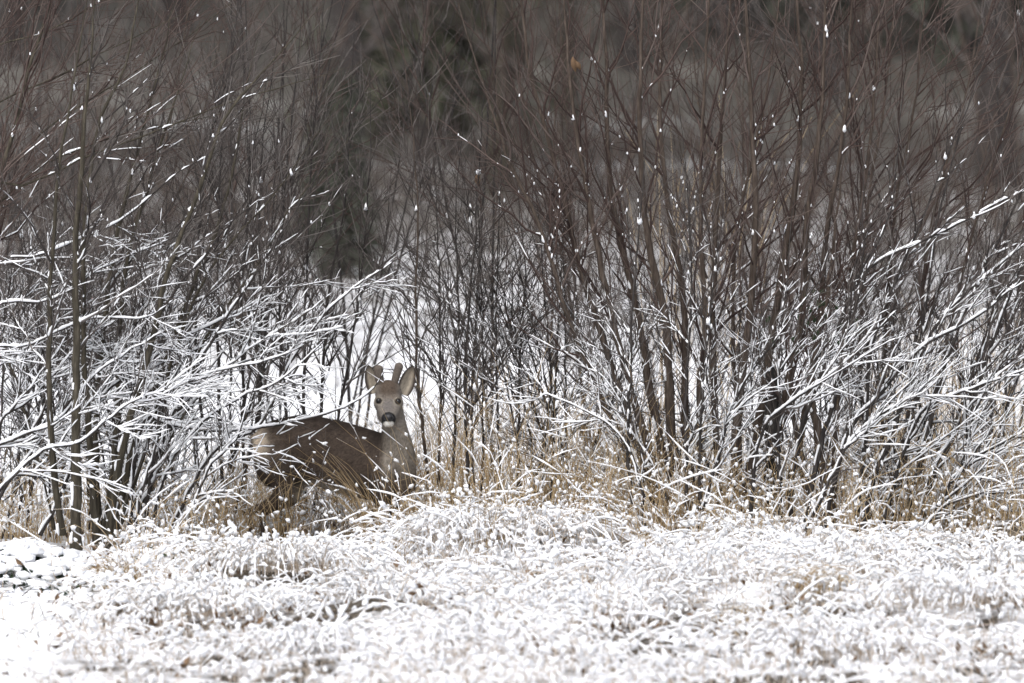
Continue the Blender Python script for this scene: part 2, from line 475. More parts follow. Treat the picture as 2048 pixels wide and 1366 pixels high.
# ---- left group
shrub('tall leaning shrub cut by the left edge with thick stem rising at upper left', (-70, 0.2), [
    ([(-70, 1080), (-50, 700), (-15, 400), (25, 270), (55, 150), (105, -10)], 0.0, 20, dict(nb=16, zhi=3.9, snow=.9)),
    ([(-95, 1080), (-120, 700), (-60, 480), (60, 350), (180, 290), (330, 250)], 0.3, 10, dict(nb=12, zhi=3.6)),
    ([(-80, 1080), (-110, 640), (-40, 385), (50, 372), (160, 318), (300, 268), (430, 215), (590, 165)], -0.2, 8, dict(nb=10, zhi=4.0)),
    ([(-90, 1080), (-140, 500), (-60, 250), (120, 150), (300, 60)], 0.5, 9, dict(nb=16, snow=.5)),
    ([(-90, 1080), (-150, 450), (-80, 140), (100, 60), (240, -20)], 0.8, 9, dict(nb=14, snow=.4, zhi=4.2)),
    ([(-90, 1080), (-130, 560), (-50, 420), (90, 260), (260, 150), (420, 40)], 1.0, 8, dict(nb=16, snow=.45, zhi=4.0)),
], sweep=UPR, sw=0.7, nt=10, Lb=(.6, 1.5), tb=.3, snow=.75, zlo=1.3, zhi=3.6, **lr)
shrub('shrub with straight dark pole stems standing near left edge above the snow mound', (150, -.8), [
    ([(152, 1100), (153, 850), (152, 650), (151, 500), (160, 380), (167, 245), (180, 130)], -0.85, 23, dict(nb=8, zhi=3.7)),
    ([(125, 1070), (104, 900), (98, 700), (104, 520), (112, 400), (128, 270), (150, 140)], -0.75, 15, dict(nb=8, zhi=3.7)),
    ([(196, 1125), (180, 900), (165, 560), (185, 320), (206, 220), (246, 140), (268, 60)], -0.7, 16, dict(nb=8, zhi=3.8)),
    ([(108, 1060), (70, 900), (30, 760), (-30, 600)], 0.3, 8, {}),
], sweep=UPS, sw=0.25, nt=10, tb=.3, snow=1.1, zlo=.6, zhi=3.7, ang=(25, 60), **lo)
shrub('olive stemmed shrub fanning to the right beside the straight poles on the left', (205, 0.1), [
    ([(200, 1100), (190, 850), (215, 600), (245, 420), (290, 245), (312, 165)], 0.1, 18, dict(zhi=3.7)),
    ([(205, 1100), (230, 900), (248, 560), (282, 420), (320, 290), (345, 215)], 0.0, 16, dict(zhi=3.7)),
    ([(212, 1110), (245, 900), (300, 700), (332, 560), (362, 470), (402, 370), (450, 235), (520, 150)], -0.7, 18, dict(zhi=3.8)),
    ([(220, 1110), (270, 880), (340, 700), (388, 560), (430, 470), (462, 360), (480, 260)], 0.0, 16, {}),
    ([(222, 1090), (290, 900), (350, 700), (420, 540), (530, 410), (592, 330)], -0.25, 10, {}),
    ([(215, 1090), (330, 900), (400, 700), (450, 620), (520, 520), (580, 420), (610, 380)], -0.1, 9, {}),
    ([(240, 1095), (300, 980), (360, 840), (470, 720), (560, 660)], -0.35, 8, dict(thick=.012)),
], sweep=UPS, sw=0.3, nt=10, nb=13, tb=.25, snow=1.1, zlo=.6, zhi=3.7, ang=(22, 58), **lo)
shrub('low shrub with arching snow laden boughs spreading across the lower left', (60, -0.5), [
    ([(-30, 1060), (20, 960), (70, 900), (150, 790), (245, 690), (300, 600)], -0.6, 9, {}),
    ([(-60, 1060), (-40, 920), (60, 865), (130, 830), (200, 740), (330, 660)], -0.5, 8, {}),
    ([(-40, 1070), (0, 980), (90, 900), (160, 885), (245, 815), (330, 780)], -0.7, 8, {}),
    ([(-60, 1000), (0, 845), (60, 800), (150, 700), (230, 640)], -0.4, 7, {}),
    ([(-70, 1000), (-40, 720), (60, 690), (170, 640), (290, 635), (345, 600)], -0.5, 7, {}),
    ([(-70, 1000), (-30, 640), (100, 600), (200, 540), (335, 480)], -0.3, 7, {}),
    ([(-70, 1000), (-40, 570), (100, 505), (240, 440), (350, 350), (425, 310)], -0.3, 7, {}),
    ([(80, 1070), (120, 990), (200, 800), (300, 720), (400, 660), (520, 600)], -0.55, 8, {}),
], sweep=(.85, 0, .22), sw=.25, nb=10, nt=11, Lb=(.25, .75), Lt=(.1, .35), tb=.2, ang=(25, 70), curve=(-.2, .22), snow=1.45, thick=.0078, zlo=.6, zhi=3.4, tip=.3, **dk)
shrub('shrub whose long snowy bough reaches right across the deer\'s back to its face', (300, -0.45), [
    ([(262, 1080), (265, 960), (290, 840), (340, 850), (420, 862), (510, 858), (600, 840), (690, 815), (745, 778), (768, 745)], -0.5, 8, dict(nb=6, Lb=(.2, .5), ext=False)),
    ([(290, 1080), (305, 940), (380, 760), (450, 640), (502, 560), (560, 470), (600, 405)], -0.4, 10, {}),
    ([(330, 1085), (370, 1000), (430, 900), (520, 850), (572, 740), (640, 640), (700, 582), (785, 525)], -0.45, 8, dict(Lb=(.2, .6))),
    ([(300, 1080), (330, 950), (400, 850), (470, 800), (560, 760), (640, 690)], -0.5, 7, {}),
    ([(270, 1080), (280, 1000), (310, 900), (330, 790), (420, 745), (540, 720), (610, 690)], -0.6, 7, {}),
    ([(310, 1090), (380, 1020), (420, 930), (470, 880), (500, 800)], -0.6, 7, {}),
    ([(250, 1095), (262, 1000), (268, 880), (262, 740), (270, 600)], -0.65, 6, {}),
], sweep=(.85, 0, .3), sw=.2, nb=9, nt=10, Lb=(.2, .65), Lt=(.08, .3), tb=.2, ang=(25, 70), curve=(-.2, .22), snow=1.45, thick=.0078, zlo=.6, zhi=3.4, tip=.3, **dk)

# ---- centre poles (one clump each)
shrub('thin dark pole shrub rising just left of the deer\'s rump', (455, 0.9), [
    ([(455, 1040), (440, 900), (436, 600), (442, 300), (470, 60)], 0.9, 9, {}),
    ([(490, 1030), (488, 800), (484, 600), (500, 300), (492, 40)], 1.0, 8, {}),
    ([(470, 1030), (520, 800), (522, 600), (520, 350), (545, 150)], 0.8, 8, {}),
    ([(440, 1030), (400, 800), (392, 600), (410, 330), (450, 130)], 1.2, 8, {}),
], sweep=UP, sw=.4, nb=15, nt=9, Lb=(.4, 1.0), snow=.7, zhi=2.4, **dk)
shrub('slender pole shrub standing behind the deer\'s back with crossing fine twigs', (625, 1.2), [
    ([(612, 1030), (608, 800), (612, 600), (620, 350), (640, 120)], 1.1, 9, {}),
    ([(630, 1030), (640, 860), (656, 600), (690, 400), (702, 170)], 1.2, 9, {}),
    ([(640, 1030), (690, 760), (722, 560), (735, 400), (740, 260)], 1.0, 8, {}),
    ([(600, 1030), (570, 800), (560, 560), (575, 330), (600, 90)], 1.4, 8, {}),
], sweep=UP, sw=.4, nb=15, nt=9, Lb=(.4, 1.0), snow=.5, zhi=2.4, **dk)
shrub('pair of thin poles rising right behind the deer\'s right ear', (858, 0.5), [
    ([(864, 1040), (850, 900), (836, 780), (832, 600), (834, 400), (815, 170)], 0.5, 8, dict(bark='bark_brown')),
    ([(872, 1030), (880, 850), (880, 700), (876, 500), (870, 330)], 0.7, 7, {}),
], sweep=UP, sw=.3, nb=19, nt=9, Lb=(.3, .8), snow=.3, zhi=2.2, **dk)
shrub('clump of thin upright poles in tan grass just right of the deer', (930, 0.6), [
    ([(905, 1030), (910, 850), (918, 600), (910, 430), (920, 300)], 0.7, 7, {}),
    ([(940, 1030), (930, 760), (946, 520), (962, 300)], 0.5, 8, {}),
    ([(962, 1030), (966, 750), (960, 500), (950, 360)], 0.9, 6, {}),
    ([(948, 1030), (940, 820), (905, 640), (880, 520)], 0.3, 6, {}),
], sweep=UP, sw=.3, nb=12, nt=7, Lb=(.3, .8), snow=.55, zhi=2.2, **dk)
shrub('clump of thin upright poles between the tan grass and the big brown stool', (1020, 0.6), [
    ([(1002, 1040), (992, 700), (995, 540), (1002, 330)], 0.6, 7, {}),
    ([(1034, 1040), (1040, 700), (1050, 560), (1036, 400)], 0.8, 7, {}),
    ([(1046, 1030), (1030, 860), (985, 640), (955, 500), (930, 380)], 0.4, 6, {}),
    ([(1060, 1030), (1100, 800), (1090, 600), (1075, 420)], 0.7, 6, {}),
], sweep=UP, sw=.3, nb=12, nt=7, Lb=(.3, .8), snow=.65, zhi=2.2, **dk)

# ---- right: the big stool
shrub('biggest shrub, brown stems fanning left and up from a broad dark stool right of centre', (1375, 0.3), [
    ([(1330, 1075), (1280, 960), (1200, 790), (1132, 620), (1090, 480), (1010, 300), (960, 150)], 0.2, 16, dict(sweep=UPL)),
    ([(1338, 1075), (1262, 850), (1168, 560), (1120, 360), (1062, 150), (1040, -20)], 0.4, 19, dict(sweep=UPL)),
    ([(1350, 1080), (1292, 880), (1240, 700), (1192, 480), (1150, 250), (1130, 40)], 0.1, 20, dict(sweep=UPL)),
    ([(1366, 1085), (1310, 830), (1272, 620), (1218, 370), (1214, 150), (1204, -20)], 0.5, 22, {}),
    ([(1380, 1090), (1345, 880), (1332, 650), (1292, 450), (1280, 250), (1286, -20)], 0.3, 23, {}),
    ([(1392, 1090), (1372, 850), (1366, 600), (1334, 400), (1320, 200), (1326, -20)], 0.6, 19, {}),
    ([(1404, 1090), (1400, 950), (1398, 800), (1410, 640), (1400, 420), (1408, 200), (1420, -20)], 0.4, 16, {}),
    ([(1360, 1100), (1365, 1040), (1370, 980), (1392, 900)], 0.25, 44, dict(bark='bark_brown', nb=4, nt=4, ext=False, tip=.5)),
], sweep=UP, sw=.3, nb=14, nt=8, Lb=(.5, 1.2), snow=.8, zlo=.3, zhi=3.6, tb=.3, fork=1.0, **br)
shrub('tall brown stemmed shrub standing behind the broken black trunk', (1500, 0.5), [
    ([(1440, 1085), (1432, 850), (1426, 600), (1440, 300), (1462, -20)], 0.6, 18, {}),
    ([(1460, 1085), (1472, 850), (1502, 600), (1510, 420), (1502, 200), (1490, -20)], 0.4, 22, {}),
    ([(1480, 1085), (1520, 820), (1562, 560), (1592, 350), (1602, 150), (1592, -20)], 0.7, 23, {}),
    ([(1530, 1075), (1560, 860), (1602, 640), (1612, 470), (1640, 250), (1652, -20)], 0.5, 22, {}),
    ([(1560, 1075), (1606, 850), (1640, 650), (1652, 480), (1690, 240), (1706, -20)], 0.9, 18, {}),
    ([(1470, 1085), (1480, 900), (1465, 700), (1475, 450), (1530, 200), (1560, -20)], 1.1, 12, {}),
], sweep=UPR, sw=.25, nb=13, nt=8, Lb=(.5, 1.2), snow=.8, zlo=.3, zhi=3.6, tb=.3, fork=1.0, **br)
shrub('straight grey shrub with snow lined poles standing in front of the brown stool', (1330, -0.5), [
    ([(1266, 1010), (1256, 900), (1260, 750), (1264, 620), (1280, 440), (1290, 330)], -0.5, 8, {}),
    ([(1376, 1100), (1372, 900), (1372, 780), (1382, 600), (1376, 350)], -0.5, 9, {}),
    ([(1396, 1060), (1400, 900), (1406, 780), (1424, 600), (1440, 470)], -0.6, 7, {}),
    ([(1290, 1090), (1280, 960), (1230, 860), (1120, 800), (1080, 790)], -0.5, 7, dict(nb=5, Lb=(.2, .5))),
    ([(1350, 1090), (1340, 1010), (1290, 900), (1230, 820), (1140, 640)], -0.5, 7, {}),
    ([(1388, 1080), (1440, 900), (1480, 780), (1580, 640), (1640, 560)], -0.6, 8, {}),
], sweep=UP, sw=.3, nb=12, nt=9, Lb=(.25, .7), snow=1.3, zlo=.5, zhi=3.3, tb=.2, fork=1.0, **dk)
shrub('broken black old trunk stub leaning inside the right hand thicket', (1545, 0.2), [
    ([(1550, 1085), (1548, 950), (1544, 830), (1546, 735)], 0.2, 34, dict(nb=3, nt=3, ext=False, tip=.75)),
], cat='tree stub', name='broken_trunk', group=None, sweep=UP, snow=1.0, bark='bark_black', twig='twig_grey')
shrub('stout ivy covered stems standing right of the broken black trunk', (1640, 0.3), [
    ([(1650, 1080), (1640, 900), (1622, 760), (1652, 600), (1668, 480)], 0.3, 24, dict(nb=6)),
    ([(1665, 1080), (1676, 800), (1700, 560), (1735, 330), (1752, 150), (1760, -20)], 0.6, 15, dict(nb=18)),
    ([(1640, 1080), (1590, 860), (1580, 760), (1600, 640)], 0.2, 16, dict(nb=6)),
], sweep=UPR, sw=.4, nt=9, snow=.85, zlo=.3, zhi=3.5, fork=1.0, **br)

# ---- right: snowy sweepers
shrub('shrub with long snow lined branches sweeping up to the right edge', (1720, -0.3), [
    ([(1720, 1075), (1750, 950), (1792, 850), (1850, 690), (1930, 590), (2070, 470)], -0.3, 12, {}),
    ([(1600, 1090), (1640, 900), (1672, 780), (1720, 575), (1742, 530), (1850, 480), (2070, 370)], -0.4, 12, {}),
    ([(1640, 1080), (1692, 880), (1762, 785), (1850, 690), (1960, 630), (2070, 530)], -0.45, 12, {}),
    ([(1500, 1090), (1506, 960), (1532, 850), (1602, 790), (1702, 715), (1792, 620)], -0.55, 9, {}),
    ([(1580, 1080), (1592, 900), (1642, 750), (1682, 640), (1712, 560), (1772, 450), (1792, 340)], -0.2, 11, {}),
    ([(1710, 1080), (1732, 860), (1742, 700), (1792, 560), (1852, 420), (1902, 290)], -0.1, 11, {}),
    ([(1560, 1095), (1556, 900), (1560, 760), (1566, 640), (1580, 520)], -0.6, 8, {}),
    ([(1600, 1085), (1650, 980), (1720, 860), (1830, 790), (1900, 720)], -0.6, 8, {}),
], sweep=UPS, sw=.35, nb=11, nt=8, Lb=(.3, 1.0), snow=1.35, zlo=.5, zhi=3.5, tb=.2, fork=1.0, ang=(18, 48), curve=(-.03, .18), thick=.0068, **dk)
shrub('shrub at the right edge with low snow heaped boughs leaning out over tan reeds', (1840, -0.2), [
    ([(1760, 1085), (1790, 960), (1840, 830), (1910, 790), (2070, 735)], -0.3, 10, {}),
    ([(1830, 1085), (1862, 960), (1945, 800), (2000, 640), (2070, 470)], -0.1, 14, {}),
    ([(1850, 1080), (1905, 960), (1985, 895), (2080, 850)], -0.4, 10, {}),
    ([(1800, 1085), (1850, 880), (1900, 700), (1960, 560), (2060, 350)], 0.1, 13, {}),
    ([(1780, 1085), (1830, 800), (1850, 620), (1880, 420), (1940, 200)], 0.3, 11, {}),
    ([(1820, 1095), (1880, 1020), (1960, 985), (2080, 975)], -0.5, 8, {}),
    ([(1890, 1085), (1930, 900), (1960, 800), (2020, 700), (2090, 600)], 0.0, 9, {}),
], sweep=UPS, sw=.35, nb=10, nt=8, Lb=(.3, .9), snow=1.35, zlo=.5, zhi=3.4, tb=.2, fork=1.0, ang=(18, 48), curve=(-.03, .18), thick=.0068, **dk)
shrub('red twigged shrub filling the upper right behind the snowy sweeping branches', (1800, 1.2), [
    ([(1760, 1050), (1770, 700), (1790, 420), (1830, 200), (1850, -20)], 1.2, 12, {}),
    ([(1790, 1050), (1830, 700), (1870, 420), (1930, 200), (1990, -20)], 1.4, 11, {}),
    ([(1820, 1050), (1890, 700), (1950, 450), (2010, 250), (2060, 80)], 1.1, 10, {}),
    ([(1740, 1050), (1720, 700), (1735, 420), (1770, 200), (1790, -20)], 1.6, 12, {}),
    ([(1840, 1050), (1960, 700), (2020, 520), (2090, 350)], 1.3, 9, {}),
], sweep=UPR, sw=.65, nb=16, nt=9, Lb=(.6, 1.4), snow=.3, zhi=2.6, tb=.3, **br)

print('front', COUNT)

# ------------------------------------------------------------------ rear rows of shrubs (prototypes, then copies)
def copy_tree(o, parent=None):
    c = o.copy(); C.objects.link(c)
    if parent is not None: c.parent = parent
    for ch in list(o.children): copy_tree(ch, c)
    return c

def rear_proto(n, wpx, bark, twig, snow, spreadpx, nb, label, group):
    loc = at(1024, 1090, 0); loc[2] = 0
    root = empty('bare_shrub', loc, label, 'shrub', group)
    for k in range(n):
        lean = rng.normal() * spreadpx
        x0 = 1024 + rng.normal() * 22
        pts = [(x0, 1100), (x0 + lean * .2, 800), (x0 + lean * .55, 480), (x0 + lean, 150 + rng.uniform(-150, 150)), (x0 + lean * 1.35, -120)]
        make_stem(root, loc, pts, (rng.uniform(-.2, .2), rng.uniform(-.6, .6)), wpx * rng.uniform(.7, 1.2), bark, twig, nb=nb, nt=9,
                  Lb=(.5, 1.3), Lt=(.15, .5), sweep=UP, sw=.4, snow=snow, zlo=.7, zhi=2.0, tb=.22)
    return root

REAR = 'bare shrubs of the rear row behind the main stems'
FAR = 'out of focus shrubs in the snow field behind'
protoA = [rear_proto(5, 8, 'bark_dark', 'twig_grey', .8, 140, 10, 'thin grey stemmed shrub in the rear row behind the main stems', REAR),
          rear_proto(5, 8, 'bark_brown', 'twig_red', .5, 180, 11, 'reddish brown twigged shrub in the rear row behind the main stems', REAR),
          rear_proto(4, 7, 'bark_dark', 'twig_red', .8, 120, 9, 'slender dark stemmed shrub in the rear row behind the main stems', REAR)]
protoB = [rear_proto(5, 11, 'bark_dark', 'twig_grey', 0, 210, 9, 'blurred grey thicket shrub standing in the snow field behind', FAR),
          rear_proto(5, 11, 'bark_brown', 'twig_grey', 0, 250, 9, 'blurred brown thicket shrub standing in the snow field behind', FAR)]

def lacy_proto():
    loc = at(1024, 1090, 0); loc[2] = 0
    root = empty('bare_shrub', loc, 'fine lacy shrub full of snow', 'shrub', LACY)
    for k in range(7):
        lean = rng.normal() * 150; x0 = 1024 + rng.normal() * 30
        pts = [(x0, 1100), (x0 + lean * .25, 900), (x0 + lean * .6, 680), (x0 + lean, 470 + rng.uniform(-90, 90))]
        make_stem(root, loc, pts, (rng.uniform(-.2, .2), rng.uniform(-.4, .4)), rng.uniform(5, 8), 'bark_dark', 'twig_grey', nb=10, nt=8,
                  Lb=(.25, .75), Lt=(.08, .32), sweep=UP, sw=.15, snow=1.15, zlo=.5, zhi=2.6, tb=.12, ang=(25, 70), curve=(-.15, .2))
    return root
LACY = 'fine snowy shrubs just behind the front stems'
protoC = lacy_proto()

def place(proto, used, px, Y, s=1.0, flip=False):
    p = at(px, 900, Y)
    o = proto if proto.name not in used else copy_tree(proto)
    used.add(proto.name)
    o.location = (p[0], p[1], float(gz(p[0], p[1])) - 0.03)
    o.rotation_euler = (0, 0, rng.uniform(-.5, .5) + (math.pi if flip else 0))
    o.scale = (s, s, s * rng.uniform(.9, 1.1))
    return o
used = set()
for px, Y, lab in [(15, 1.0, 'fine lacy snowy shrub at the left edge behind the arching boughs'), (150, 1.3, 'fine lacy snowy shrub behind the straight poles on the left'),
                   (265, .9, 'fine lacy snowy shrub behind the olive fanning stems'), (370, 1.4, 'fine lacy snowy shrub right of the olive stems, left of the deer\'s rump'),
                   (1130, 1.1, 'fine lacy snowy shrub left of the foot of the brown stool'), 
                   (1290, 1.7, 'fine lacy snowy shrub behind the snow lined grey poles'), (1640, 1.6, 'fine lacy snowy shrub behind the ivy covered stems'),
                   (1480, 1.2, 'fine lacy snowy shrub behind and left of the broken black trunk'), 
                   (1790, .9, 'fine lacy snowy shrub among the snow lined sweeping branches'), (1950, 1.2, 'fine lacy snowy shrub near the right edge behind the heaped boughs')]:
    o = place(protoC, used, px, Y, rng.uniform(.85, 1.15), rng.random() < .5); o['label'] = lab
REAR_ROW = [(-40, 2.4, 1, 'reddish twigged shrub cut by the left edge behind the thick leaning stem'), (60, 3.4, 0, 'grey fine twigged shrub at the left edge behind the straight poles'),
    (150, 2.6, 1, 'reddish twigged shrub directly behind the straight poles on the left'), 
    
    (470, 2.6, 2, 'slender dark shrub close behind the poles left of the deer\'s rump'), (560, 3.4, 2, 'slender dark shrub behind the middle of the deer\'s back'),
    (690, 4.4, 0, 'grey fine twigged shrub behind the deer\'s shoulders, left of the pale gap'), (985, 3.4, 2, 'slender dark shrub behind the upright poles right of the pale gap'),
    (1160, 3.6, 1, 'reddish twigged shrub behind the middle of the brown stool\'s left fan'),
    (1340, 4.4, 0, 'grey fine twigged shrub far behind the foot of the brown stool'),
    (1530, 4.0, 1, 'reddish twigged shrub behind the broken black trunk'),
    (1720, 4.2, 1, 'reddish twigged shrub behind the foot of the snow lined sweeping branches'),
    (2010, 4.0, 0, 'grey fine twigged shrub cut by the right edge behind the reeds')]
for px, Y, k, lab in REAR_ROW:
    o = place(protoA[k], used, px, Y, rng.uniform(.85, 1.1), rng.random() < .5); o['label'] = lab
for px, Y, k, lab in [(-60, 14, 0, 'blurred grey thicket at the left edge of the snow field behind'), (110, 22, 1, 'blurred brown thicket in the snow field behind the straight left poles'),
                      (470, 24, 1, 'blurred brown thicket in the snow field above the deer\'s rump'),
                      (1120, 20, 1, 'blurred brown thicket in the snow field just right of the pale gap'),
                      (1560, 24, 1, 'blurred brown thicket in the snow field behind the broken black trunk'),
                      (2040, 22, 1, 'blurred brown thicket at the right edge of the snow field behind')]:
    o = place(protoB[k], used, px, Y, rng.uniform(.9, 1.2) * (1 + Y / 60), rng.random() < .5); o['label'] = lab

# stalks added to grey the snow field like mist, denser toward the wood
n = 7000
Y = 13 + 60 * rng.random(n) ** .5; X = rng.uniform(-1, 1, n) * (5.5 + Y * .085)
gapx = (X / (CAM_D + Y) * 40 - PX(850)) / .45
k = rng.random(n) < np.clip(.55 + .45 * np.abs(gapx), .55, 1) * (.45 + .55 * (.5 + .5 * np.sin(X * .9 + 2 * np.sin(Y * .13))))
X, Y = X[k], Y[k]; n = len(X)
b_ = np.stack([X, Y, gz(X, Y) - .03], -1)
hh = rng.uniform(.2, .9, n) * (.7 + Y / 90)
s5 = np.linspace(0, 1, 4)[None, :, None]
Q = b_[:, None] + np.array([0, 0, 1.]) * hh[:, None, None] * s5 + rng.normal(size=(n, 1, 3)) * np.array([.22, .2, 0]) * hh[:, None, None] * s5 ** 1.5
g = Geo(); g.tubes(Q, np.repeat(np.linspace(.009, .003, 4)[None], n, 0), 3)
o = g.build('greying_stalks', M['brush_far'], None, None, 'stuff'); tag(o, 'grey stalks added to dim the snow field behind like mist', 'stalks')

# ------------------------------------------------------------------ forest on the slope: spruces and bare trees
def spruce(seed, h, label, group, name='spruce_tree', ks=1.0, needles='needles'):
    root = empty(name, (0, 0, 0), label, 'tree', group)
    g = Geo(); K = 9; s = np.linspace(0, 1, K)
    P = np.stack([np.sin(s * 3 + seed) * .05, np.cos(s * 2 + seed) * .05, s * h], -1)
    g.tubes(P, (0.16 * (1 - s) + .02) * ks, 9); g.build('trunk', M['bark_dark'], root)
    n = 230
    z = h * (0.06 + 0.93 * rng.random(n) ** 1.15); a = rng.uniform(0, 6.283, n)
    L = (h - z) / h * rng.uniform(1.8, 3.4, n) * ks + .25 * ks
    u = np.linspace(0, 1, 6)[None, :, None]
    d = np.stack([np.cos(a), np.sin(a), np.zeros(n)], -1)[:, None, :]
    Q = np.stack([0 * z, 0 * z, z], -1)[:, None, :] + d * L[:, None, None] * u + np.array([0, 0, 1.]) * L[:, None, None] * (.12 * u - .55 * u * u)
    Q += rng.normal(size=Q.shape) * .03 * ks
    g = Geo(); g.tubes(Q, np.repeat((.035 * (1 - u[..., 0]) + .006) * ks, n, 0), 4); g.build('limbs', M['bark_dark'], root, kind='stuff')
    # hanging needle sprays: flat leaf-like quads along each limb
    m = 26
    i = np.repeat(np.arange(n), m); t = rng.uniform(.1, 1, n * m); f = t * 4.999; k = f.astype(int); f = (f - k)[:, None]
    c = Q[i, k] * (1 - f) + Q[i, k + 1] * f
    ax = unit(np.stack([np.cos(a[i]) * .5, np.sin(a[i]) * .5, -.6 * np.ones(n * m)], -1) + rng.normal(size=(n * m, 3)) * .55)
    sd = unit(np.cross(ax, rng.normal(size=(n * m, 3))))
    ln = rng.uniform(.14, .42, (n * m, 1)) * max(ks, .25); wd = ln * .28
    V = np.stack([c - sd * wd * .4, c + ax * ln * .5 - sd * wd, c + ax * ln, c + ax * ln * .5 + sd * wd], 1)
    g = Geo(); g.add(V.reshape(-1, 3), np.arange(n * m * 4).reshape(-1, 4)); g.build('crown', M[needles], root, kind='stuff', smooth=False)
    return root

def bare_tree(seed, h, bark, label, group):
    root = empty('bare_tree', (0, 0, 0), label, 'tree', group)
    K = 12; s = np.linspace(0, 1, K)
    P = np.stack([np.sin(s * 4 + seed) * .25 * s, np.cos(s * 3 + seed) * .25 * s, s * h], -1)
    R = .21 * (1 - s * .9); R[0] *= 1.4
    g = Geo(); g.tubes(P, R, 10); g.build('trunk', M[bark], root)
    B, RB = children(P[None], R[None], 46, .08, .97, (1.6, 4.5), (35, 75), UP, .3, 8, (.05, .012), .8, (0, .25), flat_y=1)
    T, RT = children(B, RB, 14, .15, .98, (.5, 1.6), (25, 55), UP, .2, 5, (.016, .005), 1., (-.05, .15), flat_y=1)
    g = Geo(); g.tubes(B, RB, 5); g.tubes(T, RT, 3); g.build('limbs', M['brush_far'], root, kind='stuff')
    return root
WOOD = 'blurred trees of the dark wood behind the snow field'
trees = [spruce(1, 21, 'dark green spruce in the blurred wood behind the snow field', WOOD), spruce(2.2, 17, 'dark green spruce in the blurred wood behind the snow field', WOOD),
         bare_tree(.5, 19, 'bark_dark', 'bare grey trunked tree in the blurred wood behind the snow field', WOOD),
         bare_tree(1.9, 16, 'bark_olive', 'bare grey trunked tree in the blurred wood behind the snow field', WOOD)]
tused = set()
def put_tree(k, px, Y, s=1.0, label=None):
    p = at(px, 400, Y); t = trees[k]
    o = t if t.name not in tused else copy_tree(t)
    tused.add(t.name)
    o.location = (p[0], p[1], float(gz(p[0], p[1])) - .1)
    o.rotation_euler = (0, 0, rng.uniform(0, 6.28)); o.scale = (s,) * 3
    if label:
        o['label'] = label
        if 'group' in o: del o['group']
    return o
for px, Y, k, s in [(-120, 82, 0, 1), (90, 88, 1, 1), (240, 99, 0, 1), (350, 84, 2, .9), (430, 95, 1, 1), (560, 90, 2, 1), (620, 105, 0, 1), (780, 102, 1, 1),
                    (870, 98, 0, 1.1), (960, 104, 0, 1), (1090, 92, 1, 1), (1180, 98, 0, 1), (1260, 86, 2, 1), (1360, 96, 1, 1), (1450, 88, 0, 1), (1560, 97, 1, 1.1),
                    (1650, 84, 2, 1), (1740, 92, 0, 1), (1830, 98, 1, 1), (1920, 86, 0, 1), (2080, 90, 1, 1), (2180, 84, 0, 1), (20, 80, 2, 1), (1140, 78, 3, .9)]:
    put_tree(k, px, Y, s)
for row in range(2):
    for k in range(16):
        put_tree(int(rng.integers(0, 2)), -200 + 160 * k + rng.uniform(-50, 50), 98 + row * 16 + rng.uniform(-5, 5), rng.uniform(.9, 1.2))
for px, Y, h_, ks_, nd, lab in [(695, 33, 2.3, .16, 'needles', 'small blurred dark conifer standing left of the pale gap behind the deer'), (655, 37, 2.6, .17, 'needles', 'second small blurred conifer just left of the dark one by the pale gap'),
                           (850, 70, 14, .8, 'needles_olive', 'olive green conifer at the top centre of the wood'), (905, 72, 12, .7, 'needles_olive', 'paler olive green conifer right of the top centre one')]:
    t = spruce(px * .1, h_, lab, None, ks=ks_, needles=nd); p = at(px, 500, Y); t.location = (p[0], p[1], float(gz(p[0], p[1])) - .05)
put_tree(2, 690, 52, 1.15, 'thick blurred dark trunk rising behind the deer, left of the pale gap')
put_tree(3, 1003, 58, .9, 'blurred olive brown trunk at the right side of the pale gap')
put_tree(2, 1995, 60, 1.3, 'broad blurred dark trunk near the upper right corner')

# ------------------------------------------------------------------ grasses
def blades(base, h, lean, droop, K=5):
    """base (N,3), h (N,), lean (N,3) horizontal vector; parabola that can bend over"""
    s = np.linspace(0, 1, K)[None, :, None]
    return base[:, None, :] + np.array([0, 0, 1.]) * h[:, None, None] * (1.25 * s - (.25 + droop[:, None, None]) * s * s) + lean[:, None, :] * (s ** 1.6) * h[:, None, None]

def puffs_on(g, Q, prob, r, up=.006):
    """ragged tufts of snow caught on the stalks, stretched along them"""
    N, K, _ = Q.shape
    k = rng.random((N, K)) < prob
    k[:, 0] = False
    T = unit(np.gradient(Q, axis=1))[k]; p = Q[k]; n = len(p)
    sz = r[0] * .6 + (r[1] - r[0] * .6) * rng.random((n, 1)) ** 1.5
    a = unit(T * 1.0 + rng.normal(size=(n, 3)) * .55); b_ = unit(np.cross(a, rng.normal(size=(n, 3)))); c = np.cross(a, b_)
    m = rng.uniform(.35, 1.45, (n, 12, 1))
    st = rng.uniform(.8, 1.6, (n, 1, 1)); fl = rng.uniform(.45, .9, (n, 1, 1))
    U = ICO_V[None] * m
    V = p[:, None, :] + np.array([0, 0, up]) + sz[:, :, None] * (U[..., :1] * st * a[:, None] + U[..., 1:2] * .75 * b_[:, None] + U[..., 2:] * fl * c[:, None])
    g.add(V.reshape(-1, 3), (np.arange(n)[:, None, None] * 12 + ICO_F[None]).reshape(-1, 3))

def sow(n, x0, x1, y0, y1, keep=None):
    x = rng.uniform(x0, x1, n); y = rng.uniform(y0, y1, n)
    if keep is not None:
        k = rng.random(n) < keep(x, y); x, y = x[k], y[k]
    return np.stack([x, y, gz(x, y) - .01], -1)

def patchy(x, y, f=1.0):
    return .5 + .5 * np.sin(x * 2.3 * f + 1.7 * np.sin(y * 1.9 * f)) * np.cos(y * 2.1 * f + .7 * x)

